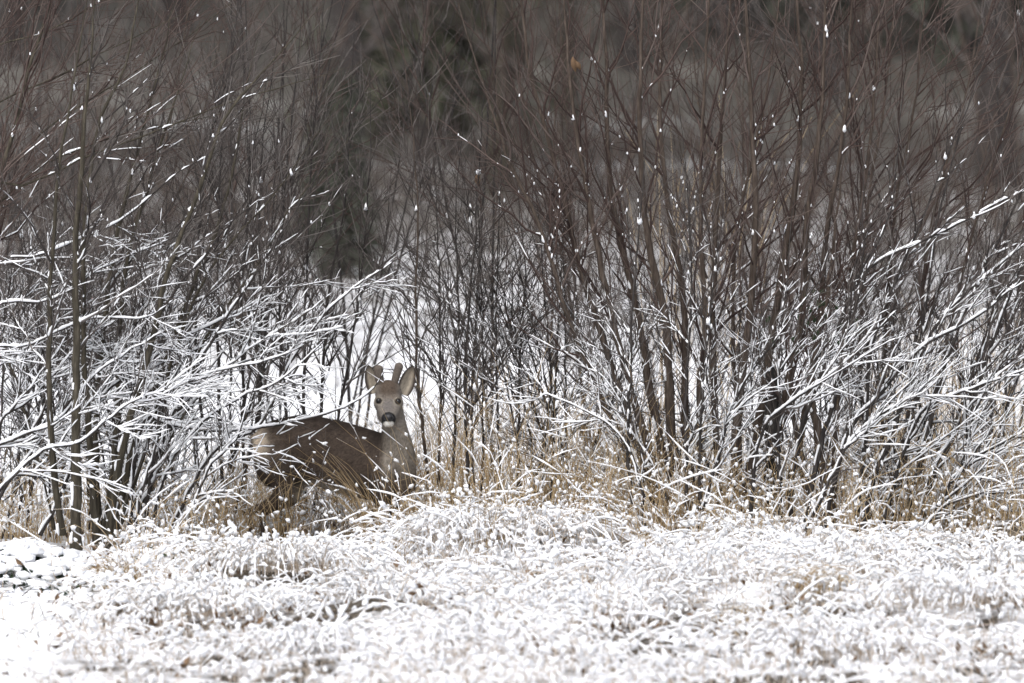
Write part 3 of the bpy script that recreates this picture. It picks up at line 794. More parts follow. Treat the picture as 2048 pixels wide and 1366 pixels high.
def low_by_deer(b_):      # trodden and browsed low in front of the deer's legs
    x, y = b_[:, 0], b_[:, 1]
    return np.where((x > PX(470)) & (x < PX(775)) & (y < .35) & (y > -1.6), .5, 1.0)
# 1: snow laden grass bent over on the bank in front
left_clear = lambda x, y: np.where((x < -2.3) & (y < -.1), .12, 1.0)
def snowy_grass(n, y0, y1, hr, name, label, seedsnow, tan, fr=.42):
    b_ = sow(n, -3.6, 3.6, y0, y1, lambda x, y: left_clear(x, y) * np.clip(-.08 + 1.35 * patchy(x, y), .03, 1) * np.where((x > PX(470)) & (x < PX(770)) & (y > -1.5), .3, 1))
    N = len(b_)
    h = rng.uniform(hr[0], hr[1], N) * (.5 + .85 * patchy(b_[:, 0], b_[:, 1], 1.0)) * low_by_deer(b_)
    a = rng.uniform(0, 6.283, N)
    lean = np.stack([np.cos(a), np.sin(a) * .7, 0 * a], -1) * rng.uniform(.1, 1.0, (N, 1)) + np.array([-.15, -.2, 0])
    Q = blades(b_, h, lean, rng.uniform(.1, .95, N), 6)
    Q[:, 1:] += rng.normal(size=Q[:, 1:].shape) * .014
    R = np.repeat(np.linspace(.0030, .0011, 6)[None], N, 0) * rng.uniform(.7, 1.3, (N, 1))
    g = Geo(); g.tubes(Q, R, 3)
    gs = Geo()
    k = rng.random(N) < fr
    snow_on(gs, Q[k], R[k], 9, seedsnow, 4, 5, 9, .0062, .62, False)
    puffs_on(gs, Q, .60, (.007, .027))
    o = g.build(name, M[tan], None, None, 'stuff'); tag(o, label, 'grass')
    return o, gs
o, gs = snowy_grass(7600, -8.2, -.4, (.14, .42), 'dry_grass', 'pale dry grass bent under snow on the bank in the foreground', 1.0, 'grass_pale')
s_ = gs.build('snow', M['snow'], o, None, 'stuff')

b_ = sow(4000, -3.5, 3.6, -1.5, 1.6, lambda x, y: left_clear(x, y) * (.3 + .7 * patchy(x, y, 1.3)) * np.where((x > PX(480)) & (x < PX(765)) & (y < .1), .3, 1)); N = len(b_)
h = rng.uniform(.2, .72, N) * (.6 + .6 * patchy(b_[:, 0], b_[:, 1], 2.1)) * low_by_deer(b_) * (1 + .5 * np.clip((b_[:, 0] - PX(1150)) / .6, 0, 1) * (b_[:, 1] > -1))
Q = blades(b_, h, rng.normal(size=(N, 3)) * np.array([.4, .3, 0]), rng.uniform(0, .5, N), 7); Q[:, 1:] += rng.normal(size=Q[:, 1:].shape) * .012
R = np.repeat(np.linspace(.0028, .0010, 7)[None], N, 0)
g = Geo(); g.tubes(Q, R, 3); o2 = g.build('snowy_weeds', M['grass_tan'], None, None, 'stuff'); tag(o2, 'snow speckled weeds standing along the foot of the shrubs', 'weeds')
gs = Geo(); k = rng.random(N) < .6; snow_on(gs, Q[k], R[k], 11, .8, 4, 5, 9, .0058, .55, False); puffs_on(gs, Q, .42, (.005, .018))
gs.build('snow', M['snow'], o2, None, 'stuff')

# 2: tan upright grass among the stems
def mid_keep(x, y):
    c = np.exp(-((x - PX(1000)) / 1.1) ** 2) + .75 * np.exp(-((x - PX(1980)) / .6) ** 2) + .45 * np.exp(-((x - PX(560)) / .6) ** 2) + .35 * np.exp(-((x - PX(1450)) / .7) ** 2) + .2
    return np.clip(c, 0, 1) * (.4 + .6 * patchy(x, y, 1.7))
b_ = sow(8000, -3.3, 3.5, -.5, 3.2, lambda x, y: mid_keep(x, y) * np.where((x > PX(480)) & (x < PX(765)) & (y < .1), .25, 1)); N = len(b_)
h = rng.uniform(.28, .80, N) * (1 + .65 * np.exp(-((b_[:, 0] - PX(1010)) / .8) ** 2)) * low_by_deer(b_)
Q = blades(b_, h, rng.normal(size=(N, 3)) * np.array([.28, .2, 0]), rng.uniform(0, .25, N), 5)
R = np.repeat(np.linspace(.0026, .0008, 5)[None], N, 0)
g = Geo(); g.tubes(Q, R, 3); o = g.build('dry_grass', M['grass_tan'], None, None, 'stuff')
tag(o, 'tan upright dry grass standing between the shrub stems', 'grass')
gs = Geo(); k = rng.random(N) < .6
snow_on(gs, Q[k], R[k], 9, .8, 4, 5, 9, .0058, .5, False); puffs_on(gs, Q, .42, (.005, .0175))
gs.build('snow', M['snow'], o, None, 'stuff')

# 3: tall reeds, right edge and behind the brown stool
b_ = np.concatenate([sow(420, 2.3, 3.9, 1.5, 7), sow(34, .9, 1.6, 3.5, 6)]); N = len(b_)
tall = np.arange(N) >= 420
h = np.where(tall, rng.uniform(1.8, 3.0, N), rng.uniform(.7, 1.5, N))
Q = blades(b_, h, rng.normal(size=(N, 3)) * np.array([.12, .1, 0]), rng.uniform(0, .15, N), 6)
g = Geo(); g.tubes(Q, np.repeat(np.linspace(.0034, .0011, 6)[None], N, 0), 4); o = g.build('reeds', M['grass_tan'], None, None, 'stuff')
tag(o, 'tan reeds standing behind the right hand shrubs', 'reeds')

# 4: tussocks one can point at
def tussock(label, px, py, Y, n, hr, lean, spread_, tan='grass_tan', snow=.9, pf=.15, droop=(0, .3), rad=.0026, w=.05, radial=0.0):
    p = at(px, py, Y); p[2] = float(gz(p[0], p[1]))
    root = empty('grass_tussock', p, label, 'grass tussock')
    b_ = p + rng.normal(size=(n, 3)) * np.array([w, w, 0]); h = rng.uniform(hr[0], hr[1], n)
    L = np.array([lean[0], lean[1], 0]) + rng.normal(size=(n, 3)) * np.array([spread_, spread_ * .6, 0]) + radial * (b_ - p) / max(w, .01) * np.array([1, 1, 0])
    Q = blades(b_, h, L, rng.uniform(droop[0], droop[1], n), 7)
    Q, _u = clear_face(Q); n = len(Q)
    R = np.repeat(np.linspace(rad, .0009, 7)[None], n, 0)
    g = Geo(); g.tubes(Q, R, 3); g.build('blades', M[tan], root, p, 'stuff')
    g = Geo(); k = rng.random(n) < .8
    snow_on(g, Q[k], R[k], 14, snow, 4, 5, 9, .0058, .5, False); puffs_on(g, Q, pf * (1.7 if tan == 'grass_pale' else 1), (.006, .023) if tan == 'grass_pale' else (.005, .016)); g.build('snow', M['snow'], root, p, 'stuff')
tussock('tan grass tussock fanning up in front of the deer\'s front legs and shoulder', 748, 1055, -.35, 42, (.4, .78), (-.42, 0), .30, snow=.16, pf=.07)
tussock('thin tan grass tussock in front of the deer\'s hind legs', 560, 1075, -.4, 24, (.3, .75), (-.25, 0), .35, snow=.2, pf=.08)
tussock('snow speckled weed stalks crossing in front of the deer\'s flank', 660, 1085, -.5, 34, (.45, .85), (-.05, 0), .42, tan='twig_grey', snow=.55, pf=.32, rad=.0024, w=.16)
tussock('tall tan grass tussock left of the deer\'s rump', 470, 1075, -.35, 60, (.3, .65), (.1, 0), .35, snow=.5, pf=.1)
tussock('olive grass tussock at the edge of the smooth snow on the lower left', 250, 1215, -2.1, 120, (.18, .34), (-.15, -.2), .5, snow=.35, droop=(.2, .8))
tussock('tan grass tussock at the foot of the big brown stool', 1378, 1095, -.45, 110, (.25, .6), (0, 0), .4, snow=.5)
tussock('arched snow covered grass tussock right of the brown stool\'s foot', 1440, 1110, -.8, 90, (.25, .4), (.35, 0), .45, 'grass_pale', 1.3, .2, (.5, 1.1))
heap = dict(tan='grass_pale', snow=1.0, pf=.32, droop=(.6, 1.3), radial=.36)
for lab, px, py, Y, n_, w_ in [('rounded snow heaped grass tussock in front of the deer\'s chest', 930, 1090, -1.0, 340, .24), ('wide snow heaped grass tussock low in the centre left', 560, 1180, -2.2, 340, .26),
        ('snow heaped grass tussock under the right edge boughs', 1900, 1120, -1.0, 320, .26), ('snow heaped grass tussock below the foot of the brown stool', 1330, 1150, -1.5, 260, .22),
        ('snow heaped grass tussock below the broken black trunk', 1580, 1140, -1.3, 260, .24), ('snow heaped grass tussock midway between deer and bottom edge', 760, 1230, -3.0, 320, .26),
        ('snow heaped grass tussock right of centre near the bottom', 1150, 1260, -3.6, 320, .26),         ('snow heaped grass tussock at the right edge low down', 2010, 1200, -2.4, 280, .24), ('snow heaped grass tussock below right of the ivy covered stems', 1720, 1190, -2.2, 280, .24),
        ('snow heaped grass tussock in the middle of the bottom edge', 950, 1320, -5.0, 320, .26), ('snow heaped grass tussock at the bottom edge right of the dark hollow', 1680, 1330, -5.0, 300, .26),
        ('snow heaped grass tussock in the lower right corner', 1930, 1290, -4.2, 320, .26),
        ('snow heaped grass tussock beside the olive tussock at lower left', 400, 1250, -3.4, 300, .24), ('snow heaped grass tussock at the bottom edge below the deer', 640, 1330, -5.2, 300, .26),
        ('small snow heaped grass tussock right of the one before the deer\'s chest', 1060, 1110, -.9, 220, .2), ('snow heaped grass tussock at lower right of centre above the dark hollow', 1420, 1230, -3.0, 280, .24)]:
    tussock(lab, px, py, Y, n_, (.26, .56), (0, -.1), .22, w=w_ * .85, **heap)
tussock('brown grass tussock showing through snow at lower right', 1620, 1265, -3.4, 130, (.18, .36), (.2, -.1), .5, 'grass_tan', .5, .1, (.4, 1.0), w=.1)
tussock('dark grass tussock in a hollow at the bottom right of centre', 1500, 1300, -4.2, 150, (.15, .34), (0, -.1), .5, 'grass_tan', .6, .15, (.3, 1.0), w=.12)

# 5: dead leaves lying in the hollows
cl = [(480, 1290, .12), (870, 1290, .14), (1490, 1290, .14), (1590, 1265, .1), (1190, 1320, .12), (560, 1105, .1), (1740, 1310, .12), (1000, 1230, .15), (1300, 1090, .1),
      (1850, 1180, .1), (760, 1190, .1), (660, 1330, .12), (1990, 1270, .12), (1080, 1340, .1), (330, 1280, .08), (1660, 1180, .1), (2010, 1340, .1), (230, 1180, .08)]
pts = []
for px, py, s in cl:
    Y = -6.2 * (py - 1095) / 271 if py > 1095 else 0
    c = at(px, py, Y); q = np.stack([rng.normal(c[0], s, 45), rng.normal(c[1], s * 1.5, 45)], -1); pts.append(q)
q = np.concatenate(pts + [np.stack([rng.uniform(-3.2, 3.4, 700), rng.uniform(-7, 1, 700)], -1)])
n = len(q); c = np.stack([q[:, 0], q[:, 1], gz(q[:, 0], q[:, 1]) + rng.uniform(.01, .13, n)], -1)
ax = unit(rng.normal(size=(n, 3))); sd = unit(np.cross(ax, rng.normal(size=(n, 3)))); ln = rng.uniform(.012, .038, (n, 1))
up_ = np.cross(ax, sd) * ln * .25
V = np.stack([c - ax * ln, c - sd * ln * .5 + up_, c + ax * ln, c + sd * ln * .5 + up_], 1)
g = Geo(); g.add(V.reshape(-1, 3), np.concatenate([np.arange(n)[:, None] * 4 + np.array([0, 1, 2]), np.arange(n)[:, None] * 4 + np.array([0, 2, 3])]))
o = g.build('fallen_leaves', M['leaf_brown'], None, None, 'stuff', smooth=False); tag(o, 'brown dead leaves showing in hollows of the snowy grass', 'leaves')

n = 150; q = np.stack([rng.uniform(-3.15, -2.2, n), rng.uniform(-6.8, -.5, n)], -1); c = np.stack([q[:, 0], q[:, 1], gz(q[:, 0], q[:, 1])], -1)
d = rng.normal(size=(n, 3)) * np.array([1, .6, .25]); Ls = rng.uniform(.04, .22, n)
Q = c[:, None] + unit(d)[:, None] * Ls[:, None, None] * np.linspace(0, 1, 4)[None, :, None] + np.array([0, 0, 1.]) * (.015 + .06 * np.sin(np.linspace(0, 3.1, 4)) * rng.random((n, 1)))[..., None]
g = Geo(); g.tubes(Q, np.repeat(np.linspace(.0025, .001, 4)[None], n, 0), 4); o = g.build('fallen_twigs', M['twig_grey'], None, None, 'stuff'); tag(o, 'thin dark twigs poking out of the smooth snow at lower left', 'twigs')

# 6: low mound of dark leaves under snow at the left edge
p = at(60, 1165, -1.4); p[2] = float(gz(p[0], p[1]))
root = empty('leaf_mound', p, 'low mound of dark leaves mostly buried in snow at the left edge', 'mound')
n = 900; q = p + rng.normal(size=(n, 3)) * np.array([.28, .30, 0]); q[:, 2] = gz(q[:, 0], q[:, 1]) + .13 * np.exp(-((q[:, 0] - p[0]) / .4) ** 2 - ((q[:, 1] - p[1]) / .4) ** 2) * rng.uniform(.2, 1, n) + .01
ax = unit(rng.normal(size=(n, 3)) * np.array([1, 1, .5])); sd = unit(np.cross(ax, rng.normal(size=(n, 3)))); ln = rng.uniform(.02, .05, (n, 1))
V = np.stack([q - ax * ln, q - sd * ln * .45, q + ax * ln, q + sd * ln * .45], 1)
g = Geo(); g.add(V.reshape(-1, 3), np.concatenate([np.arange(n)[:, None] * 4 + np.array([0, 1, 2]), np.arange(n)[:, None] * 4 + np.array([0, 2, 3])]))
g.build('leaves', M['leaf_dark'], root, p, 'stuff', smooth=False)
n = 620; q = p + rng.normal(size=(n, 3)) * np.array([.36, .36, 0]); q[:, 2] = gz(q[:, 0], q[:, 1]) + .15 * np.exp(-((q[:, 0] - p[0]) / .42) ** 2 - ((q[:, 1] - p[1]) / .42) ** 2)
g = Geo(); g.blobs(q, rng.uniform(.014, .05, (n, 1)) * np.array([[1.2, 1.1, .6]]), .4); g.build('snow', M['snow'], root, p, 'stuff')

# 7: fallen branches under snow
def fallen(label, pts, r, Y):
    P = []
    for px, py in pts:
        a = at(px, py, Y); P.append(a)
    P = np.array(P); loc = P[0].copy()
    root = empty('fallen_branch', loc, label, 'branch')
    P = crom(P, 14); R = np.linspace(r, r * .4, 14)
    g = Geo(); g.tubes(P, R, 7); w = g.build('wood', M['bark_dark'], root, loc)
    B, RB = children(P[None], R[None], 7, .2, .95, (.1, .35), (25, 55), UP, .3, 5, (.004, .0015), 1, (0, .2)); g = Geo(); g.tubes(B, RB, 4); g.build('twigs', M['twig_grey'], w, loc, 'stuff')
    g = Geo(); snow_on(g, P[None], R[None], 34, 2.0, 6, 5, 9, .016, 1.0, False); snow_on(g, B, RB, 9, 1.3, 4, 5, 9, .010, 1, False); g.build('snow', M['snow'], root, loc, 'stuff')
fallen('snow loaded fallen branch rising to the right near the bottom left of centre', [(440, 1352), (520, 1338), (620, 1305), (700, 1232)], .012, -5.3)
fallen('snow loaded fallen branch lying low at the bottom left of centre', [(430, 1345), (560, 1330), (660, 1318), (760, 1312)], .012, -5.6)
fallen('short snow loaded fallen branch slanting near the bottom right of centre', [(1210, 1330), (1250, 1290), (1300, 1255)], .009, -4.6)

# ------------------------------------------------------------------ the deer
def deer():
    base = at(650, 1095, 0); base[2] = float(gz(base[0], base[1]))
    root = empty('roe_deer', base, 'roe deer buck with velvet antlers standing side on, head turned to the camera', 'deer')
    bm = bmesh.new()
    def ring_loft(rings):
        """rings: list of (centre, ax1, ax2, power) closed loft"""
        n = 24; loops = []
        for c, a1, a2 in rings:
            vs = []
            for k in range(n):
                t = 2 * math.pi * k / n
                vs.append(bm.verts.new(Vector(c) + Vector(a1) * math.cos(t) + Vector(a2) * math.sin(t)))
            loops.append(vs)
        for A, B in zip(loops, loops[1:]):
            for k in range(n):
                bm.faces.new((A[k], A[(k + 1) % n], B[(k + 1) % n], B[k]))
        bm.faces.new(loops[0][::-1]); bm.faces.new(loops[-1])
    def chain(pts, Yh=1.0):
        """pts: (px,py,Y,r_m) tube with round joints"""
        Q = crom([list(at(a, b_, c)) + [r] for a, b_, c, r in pts], 5 * len(pts))
        T = unit(np.gradient(Q[:, :3], axis=0))
        rings = []
        for q, t in zip(Q, T):
            a1 = unit(np.cross(t, np.array([0, 1., 0]))); a2 = np.cross(t, a1)
            rings.append((q[:3], a1 * q[3], a2 * q[3] * Yh))
        ring_loft(rings)
    # torso
    sec = [(508, 872, 930, .03), (516, 858, 955, .07), (530, 846, 972, .095), (560, 836, 978, .125), (600, 829, 972, .135), (640, 833, 974, .138),
           (690, 843, 990, .140), (730, 855, 999, .135), (765, 866, 1003, .120), (795, 880, 1003, .105), (818, 900, 992, .080), (832, 925, 972, .045)]
    rings = []
    for px, t, b_, w in sec:
        c = at(px, (t + b_) / 2, 0); hh = (b_ - t) / 2 / 335
        rings.append((c, np.array([0, 0, 1.]) * hh, np.array([0, 1., 0]) * w))
    ring_loft(rings)
    # neck: wide at the chest, narrow under the jaw
    rings = []
    for (l_, r_, py, Y, dy) in [(752, 832, 985, -.01, .085), (756, 833, 950, -.02, .092), (757, 831, 915, -.035, .088), (760, 824, 885, -.05, .078), (763, 815, 858, -.055, .070), (765, 808, 830, -.05, .066), (766, 803, 800, -.04, .06)]:
        c = at((l_ + r_) / 2, py, Y); hw = (r_ - l_) / 2 / 335
        rings.append((c, np.array([1., 0, .12]) * hw, np.array([0, 1., -.15]) * dy))
    ring_loft(rings)
    def ell(px, py, Y, rx, ry, rz, tilt=0):
        c = at(px, py, Y)
        m = Matrix.Translation(Vector(c)) @ Matrix.Rotation(tilt, 4, 'X') @ Matrix.Diagonal((rx, ry, rz, 1))
        bmesh.ops.create_uvsphere(bm, u_segments=24, v_segments=16, radius=1, matrix=m)
    # head: skull, brow, cheeks, muzzle
    ell(777, 788, -.055, .080, .085, .082); ell(776, 776, -.055, .052, .06, .050)
    ell(777, 806, -.085, .090, .075, .070)
    ell(779, 826, -.085, .078, .085, .075)
    rings = []
    for px, py, Y, hw, hd in [(778, 806, -.10, .080, .060), (778, 817, -.135, .072, .056), (777.5, 827, -.170, .058, .050), (777, 835, -.200, .048, .044), (777, 840, -.222, .043, .038), (777, 842, -.236, .034, .028), (777, 843, -.243, .018, .014)]:
        c = at(px, py, Y); rings.append((c, np.array([1., 0, 0]) * hw, np.array([0, -.55, .835]) * hd))
    ring_loft(rings)
    ell(777, 848, -.205, .034, .040, .022)     # chin and lower lip
    for sx in (-1, 1):                          # brow ridges over the eyes
        ell(777 + sx * 17, 795, -.13, .022, .022, .020)
    ell(760, 775, -.055, .026, .026, .03); ell(790, 773, -.055, .026, .026, .03)   # pedicles
    # haunch, shoulder and legs
    for s in (-1, 1):
        o_ = 0 if s < 0 else 26
        chain([(548 + o_ * .4, 880, .055 * s, .075), (556 + o_ * .5, 930, .078 * s, .098), (566 + o_ * .7, 968, .08 * s, .066), (556 + o_, 996, .08 * s, .046), (526 + o_, 1014, .075 * s, .030), (503 + o_, 1024, .07 * s, .023),
               (500 + o_, 1050, .07 * s, .0165), (503 + o_, 1085, .07 * s, .0145), (506 + o_, 1096, .07 * s, .018), (511 + o_, 1108, .07 * s, .016)])
        o_ = 0 if s < 0 else 34
        chain([(778 + o_ * .2, 905, .045 * s, .060), (774 + o_ * .3, 945, .080 * s, .074), (762 + o_ * .7, 992, .075 * s, .045), (754 + o_, 1020, .07 * s, .028), (750 + o_, 1048, .065 * s, .021),
               (748 + o_, 1085, .065 * s, .0145), (748 + o_, 1098, .065 * s, .018), (754 + o_, 1110, .065 * s, .016)])
    ell(512, 878, 0, .03, .03, .035)           # tail tuft
    me = bpy.data.meshes.new('body'); bm.to_mesh(me); bm.free()
    tmp = bpy.data.objects.new('tmp', me); C.objects.link(tmp)
    r = tmp.modifiers.new('r', 'REMESH'); r.mode = 'VOXEL'; r.voxel_size = .0075; r.use_smooth_shade = True
    s = tmp.modifiers.new('s', 'SMOOTH'); s.factor = .5; s.iterations = 9
    dg = bpy.context.evaluated_depsgraph_get()
    me2 = bpy.data.meshes.new_from_object(tmp.evaluated_get(dg)); me2.name = 'body'
    bpy.data.objects.remove(tmp); bpy.data.meshes.remove(me)
    nv = len(me2.vertices); co = np.zeros(nv * 3, np.float32); me2.vertices.foreach_get('co', co); co = co.reshape(-1, 3).astype(float)
    no = np.zeros(nv * 3, np.float32); me2.vertices.foreach_get('normal', no); no = no.reshape(-1, 3)
    # coat colour and painted shoulder shading, by place on the animal
    k = (CAM_D + co[:, 1]) / CAM_D
    px = 1024 + co[:, 0] / k * 335; py = 683 - ((co[:, 2] - CAM_H) / k * 335 - (492 - 683)) ; Y = co[:, 1]
    py = 492 - (co[:, 2] - CAM_H) / k * 335
    def sm(a, b_, v): t = np.clip((v - a) / (b_ - a), 0, 1); return t * t * (3 - 2 * t)
    def mixc(c, col, w): return c * (1 - w[:, None]) + np.array(col) * w[:, None]
    col = np.tile(np.array([.105, .080, .064]), (nv, 1))
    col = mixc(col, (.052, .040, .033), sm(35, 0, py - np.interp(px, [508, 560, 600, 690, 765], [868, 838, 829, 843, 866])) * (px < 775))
    col = mixc(col, (.15, .12, .095), sm(930, 975, py) * (px > 600) * (px < 720))
    bl = np.interp(px, [580, 632, 657, 706, 760], [985, 974, 982, 994, 1003])
    col = mixc(col, (.50, .43, .33), sm(20, 4, bl - py) * sm(570, 600, px) * sm(735, 700, px) * (py < 1005))
    rump = np.exp(-((px - 519) / 16) ** 2 - ((py - 888) / 25) ** 2) * 1.3
    col = mixc(col, (.58, .49, .38), np.clip(rump, 0, 1) * (px < 552))
    neckw = sm(756, 774, px + (py - 900) * .06) * (py < 1010)
    col = mixc(col, (.255, .225, .190), neckw * sm(985, 930, py))
    col = mixc(col, (.15, .12, .095), neckw * sm(930, 985, py))
    head = ((px - 777) / 40) ** 2 + ((py - 808) / 52) ** 2 < 1
    hw = head.astype(float) * sm(868, 850, py) * (Y < .1)
    col = mixc(col, (.235, .210, .185), hw)
    col = mixc(col, (.105, .080, .062), hw * sm(812, 778, py) * sm(30, 10, np.abs(px - 777)))
    col = mixc(col, (.17, .155, .145), hw * sm(14, 5, np.abs(px - 776)) * sm(795, 806, py) * sm(830, 815, py))
    for ex, ey in ((757.5, 802), (796, 803)):
        d = np.hypot((px - ex), (py - ey) * 1.05)
        col = mixc(col, (.36, .32, .26), hw * sm(11, 8, d) * .55)
        col = mixc(col, (.03, .025, .022), hw * sm(7.2, 5.8, d))
    front = Y < -.14
    d = np.hypot((px - 777) / 15, (py - 838) / 14.5)
    col = mixc(col, (.025, .024, .026), sm(1.05, .90, d) * front)
    d = np.hypot((px - 777) / 11.5, (py - 848) / 6.0)
    col = mixc(col, (.80, .78, .74), sm(1.1, .85, d) * front)
    d = np.abs(py - 857) / 4
    col = mixc(col, (.50, .43, .34), sm(1.2, .6, d) * front * (np.abs(px - 777) < 14))
    mot = (np.sin(px * .21 + 2.1 * np.sin(py * .13)) * np.sin(py * .17 + 1.3 * np.sin(px * .11)) + .6 * np.sin(px * .43 + py * .31) * np.sin(py * .39 - px * .17))
    col = col * np.where(hw > .3, 1 + .05 * mot, 1 + .17 * mot)[:, None]
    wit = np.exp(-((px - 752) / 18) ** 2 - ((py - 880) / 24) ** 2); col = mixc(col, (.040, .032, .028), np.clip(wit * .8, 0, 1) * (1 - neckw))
    el = np.exp(-((px - 752) / 16) ** 2 - ((py - 985) / 26) ** 2); col = mixc(col, (.055, .042, .034), np.clip(el * .8, 0, 1))  # shading behind the shoulder, painted into the coat
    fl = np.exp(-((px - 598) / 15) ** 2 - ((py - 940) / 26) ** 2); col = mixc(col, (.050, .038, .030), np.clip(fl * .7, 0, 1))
    hau = np.exp(-((px - 552) / 20) ** 2 - ((py - 905) / 34) ** 2); col = mixc(col, (.15, .118, .092), np.clip(hau * .75, 0, 1))
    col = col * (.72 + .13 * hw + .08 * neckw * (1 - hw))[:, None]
    rum2 = np.exp(-((px - 519) / 13) ** 2 - ((py - 886) / 21) ** 2) * 1.4; col = mixc(col, (.62, .53, .42), np.clip(rum2, 0, 1) * (px < 545))
    leg = sm(1000, 1025, py)
    col = mixc(col, (.095, .072, .056), leg); col = mixc(col, (.03, .026, .022), sm(1098, 1103, py))
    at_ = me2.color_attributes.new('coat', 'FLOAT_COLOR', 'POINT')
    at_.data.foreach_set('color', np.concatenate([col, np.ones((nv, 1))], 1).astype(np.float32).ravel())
    m, n, l, b = mat_new('deer_coat')
    a_ = n.new('ShaderNodeAttribute'); a_.attribute_name = 'coat'
    tc = n.new('ShaderNodeTexCoord'); nz = n.new('ShaderNodeTexNoise'); nz.inputs['Scale'].default_value = 90; nz.inputs['Detail'].default_value = 4
    l.new(tc.outputs['Object'], nz.inputs['Vector'])
    hsv = n.new('ShaderNodeHueSaturation'); mr = n.new('ShaderNodeMapRange'); mr.inputs[1].default_value = .25; mr.inputs[2].default_value = .75; mr.inputs[3].default_value = .72; mr.inputs[4].default_value = 1.3
    l.new(nz.outputs['Fac'], mr.inputs[0]); l.new(mr.outputs[0], hsv.inputs['Value']); l.new(a_.outputs['Color'], hsv.inputs['Color']); l.new(hsv.outputs[0], b.inputs['Base Color'])
    bp = n.new('ShaderNodeBump'); bp.inputs['Strength'].default_value = .35; bp.inputs['Distance'].default_value = .004; l.new(nz.outputs['Fac'], bp.inputs['Height']); l.new(bp.outputs[0], b.inputs['Normal'])
    b.inputs['Roughness'].default_value = .85; b.inputs['Specular IOR Level'].default_value = .12
    me2.materials.clear(); me2.materials.append(m)
    bvh = BVHTree.FromPolygons([tuple(v) for v in co], [tuple(p.vertices) for p in me2.polygons])
    me2.vertices.foreach_set('co', (co - base).astype(np.float32).ravel()); me2.update()
    body = bpy.data.objects.new('body', me2); C.objects.link(body); body.parent = root
    # fur: short hairs lying back along the coat
    N = 26000; nf = len(me2.polygons)
    ar = np.zeros(nf, np.float32); me2.polygons.foreach_get('area', ar); ctr = np.zeros(nf * 3, np.float32); me2.polygons.foreach_get('center', ctr); ctr = ctr.reshape(-1, 3).astype(float) + base
    fn = np.zeros(nf * 3, np.float32); me2.polygons.foreach_get('normal', fn); fn = fn.reshape(-1, 3)
    pick = rng.choice(nf, N, p=ar / ar.sum())
    fv = np.array([p.vertices[0] for p in me2.polygons])[pick]
    c0 = ctr[pick] + rng.normal(size=(N, 3)) * .002
    nn = fn[pick]
    hd = (c0[:, 2] > at(777, 862, 0)[2]) & (c0[:, 0] > PX(740)) 
    flow = np.where((c0[:, 0] > PX(760))[:, None] & ~hd[:, None], np.array([0, 0, -1.]), np.array([-.8, 0, -.5]))
    eyec = np.stack([at(777, 835, -.24)] * N); flow = np.where(hd[:, None], unit(c0 - eyec), flow)
    flow = flow - (flow * nn).sum(1, keepdims=True) * nn
    dr = unit(unit(flow) + nn * .30 + rng.normal(size=(N, 3)) * .24)
    ln = np.where(hd, rng.uniform(.006, .011, N), rng.uniform(.016, .034, N))[:, None]
    sd = unit(np.cross(dr, nn)) * .0011
    V = np.stack([c0 - sd, c0 + sd, c0 + dr * ln], 1)
    fur_me = mesh_from('fur', V.reshape(-1, 3) - base, [np.arange(N * 3).reshape(-1, 3)], False)
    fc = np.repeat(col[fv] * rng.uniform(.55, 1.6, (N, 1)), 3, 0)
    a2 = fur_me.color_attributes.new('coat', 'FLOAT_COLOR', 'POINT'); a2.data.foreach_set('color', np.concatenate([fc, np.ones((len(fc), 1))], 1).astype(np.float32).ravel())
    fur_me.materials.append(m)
    fur = bpy.data.objects.new('fur', fur_me); C.objects.link(fur); fur.parent = body; fur['kind'] = 'stuff'
    def surf(px, py):
        a = at(px, py, -3); b_ = at(px, py, 3); h = bvh.ray_cast(Vector(a), Vector(b_ - a).normalized())
        return np.array(h[0]), np.array(h[1])
    def part(name, bm_, mat, loc=None):
        me_ = bpy.data.meshes.new(name); bm_.to_mesh(me_); bm_.free(); me_.materials.append(mat)
        for p in me_.polygons: p.use_smooth = True
        o = bpy.data.objects.new(name, me_); C.objects.link(o); o.parent = root; return o
    me_, ne_, le_, be_ = mat_new('deer_eye'); be_.inputs['Base Color'].default_value = (.006, .005, .005, 1); be_.inputs['Roughness'].default_value = .12; be_.inputs['Specular IOR Level'].default_value = .5
    mn_, nn_, ln_, bn_ = mat_new('deer_nose'); bn_.inputs['Base Color'].default_value = (.022, .022, .025, 1); bn_.inputs['Roughness'].default_value = .42
    tcn = nn_.new('ShaderNodeTexNoise'); tcn.inputs['Scale'].default_value = 300; bpn = nn_.new('ShaderNodeBump'); bpn.inputs['Strength'].default_value = .4; bpn.inputs['Distance'].default_value = .001
    ln_.new(tcn.outputs['Fac'], bpn.inputs['Height']); ln_.new(bpn.outputs[0], bn_.inputs['Normal'])
    for ex, ey, sx in ((757.5, 802, -1), (796, 803, 1)):
        p_, n_ = surf(ex, ey); c = p_ + np.array([0, .0085, 0]) - base
        b2 = bmesh.new(); bmesh.ops.create_uvsphere(b2, u_segments=20, v_segments=14, radius=.0165, matrix=Matrix.Translation(Vector(c)) @ Matrix.Diagonal((1, 1, 1.05, 1)))
        part('eye', b2, me_)
    p_, n_ = surf(777, 836); c = p_ - base
    b2 = bmesh.new()
    bmesh.ops.create_uvsphere(b2, u_segments=32, v_segments=20, radius=1, matrix=Matrix.Translation(Vector(c + np.array([0, .012, .001]))) @ Matrix.Rotation(-.5, 4, 'X') @ Matrix.Diagonal((.029, .026, .024, 1)))
    for v in b2.verts:                       # nostrils pressed in on both sides
        for sx in (-1, 1):
            d_ = Vector((v.co.x - (c[0] + sx * .017), 0, v.co.z - (c[2] - .004)))
            v.co.y += .012 * math.exp(-(d_.length / .006) ** 2)
    part('nose', b2, mn_)
    # ears
    mo, no_, lo_, bo = mat_new('deer_ear')
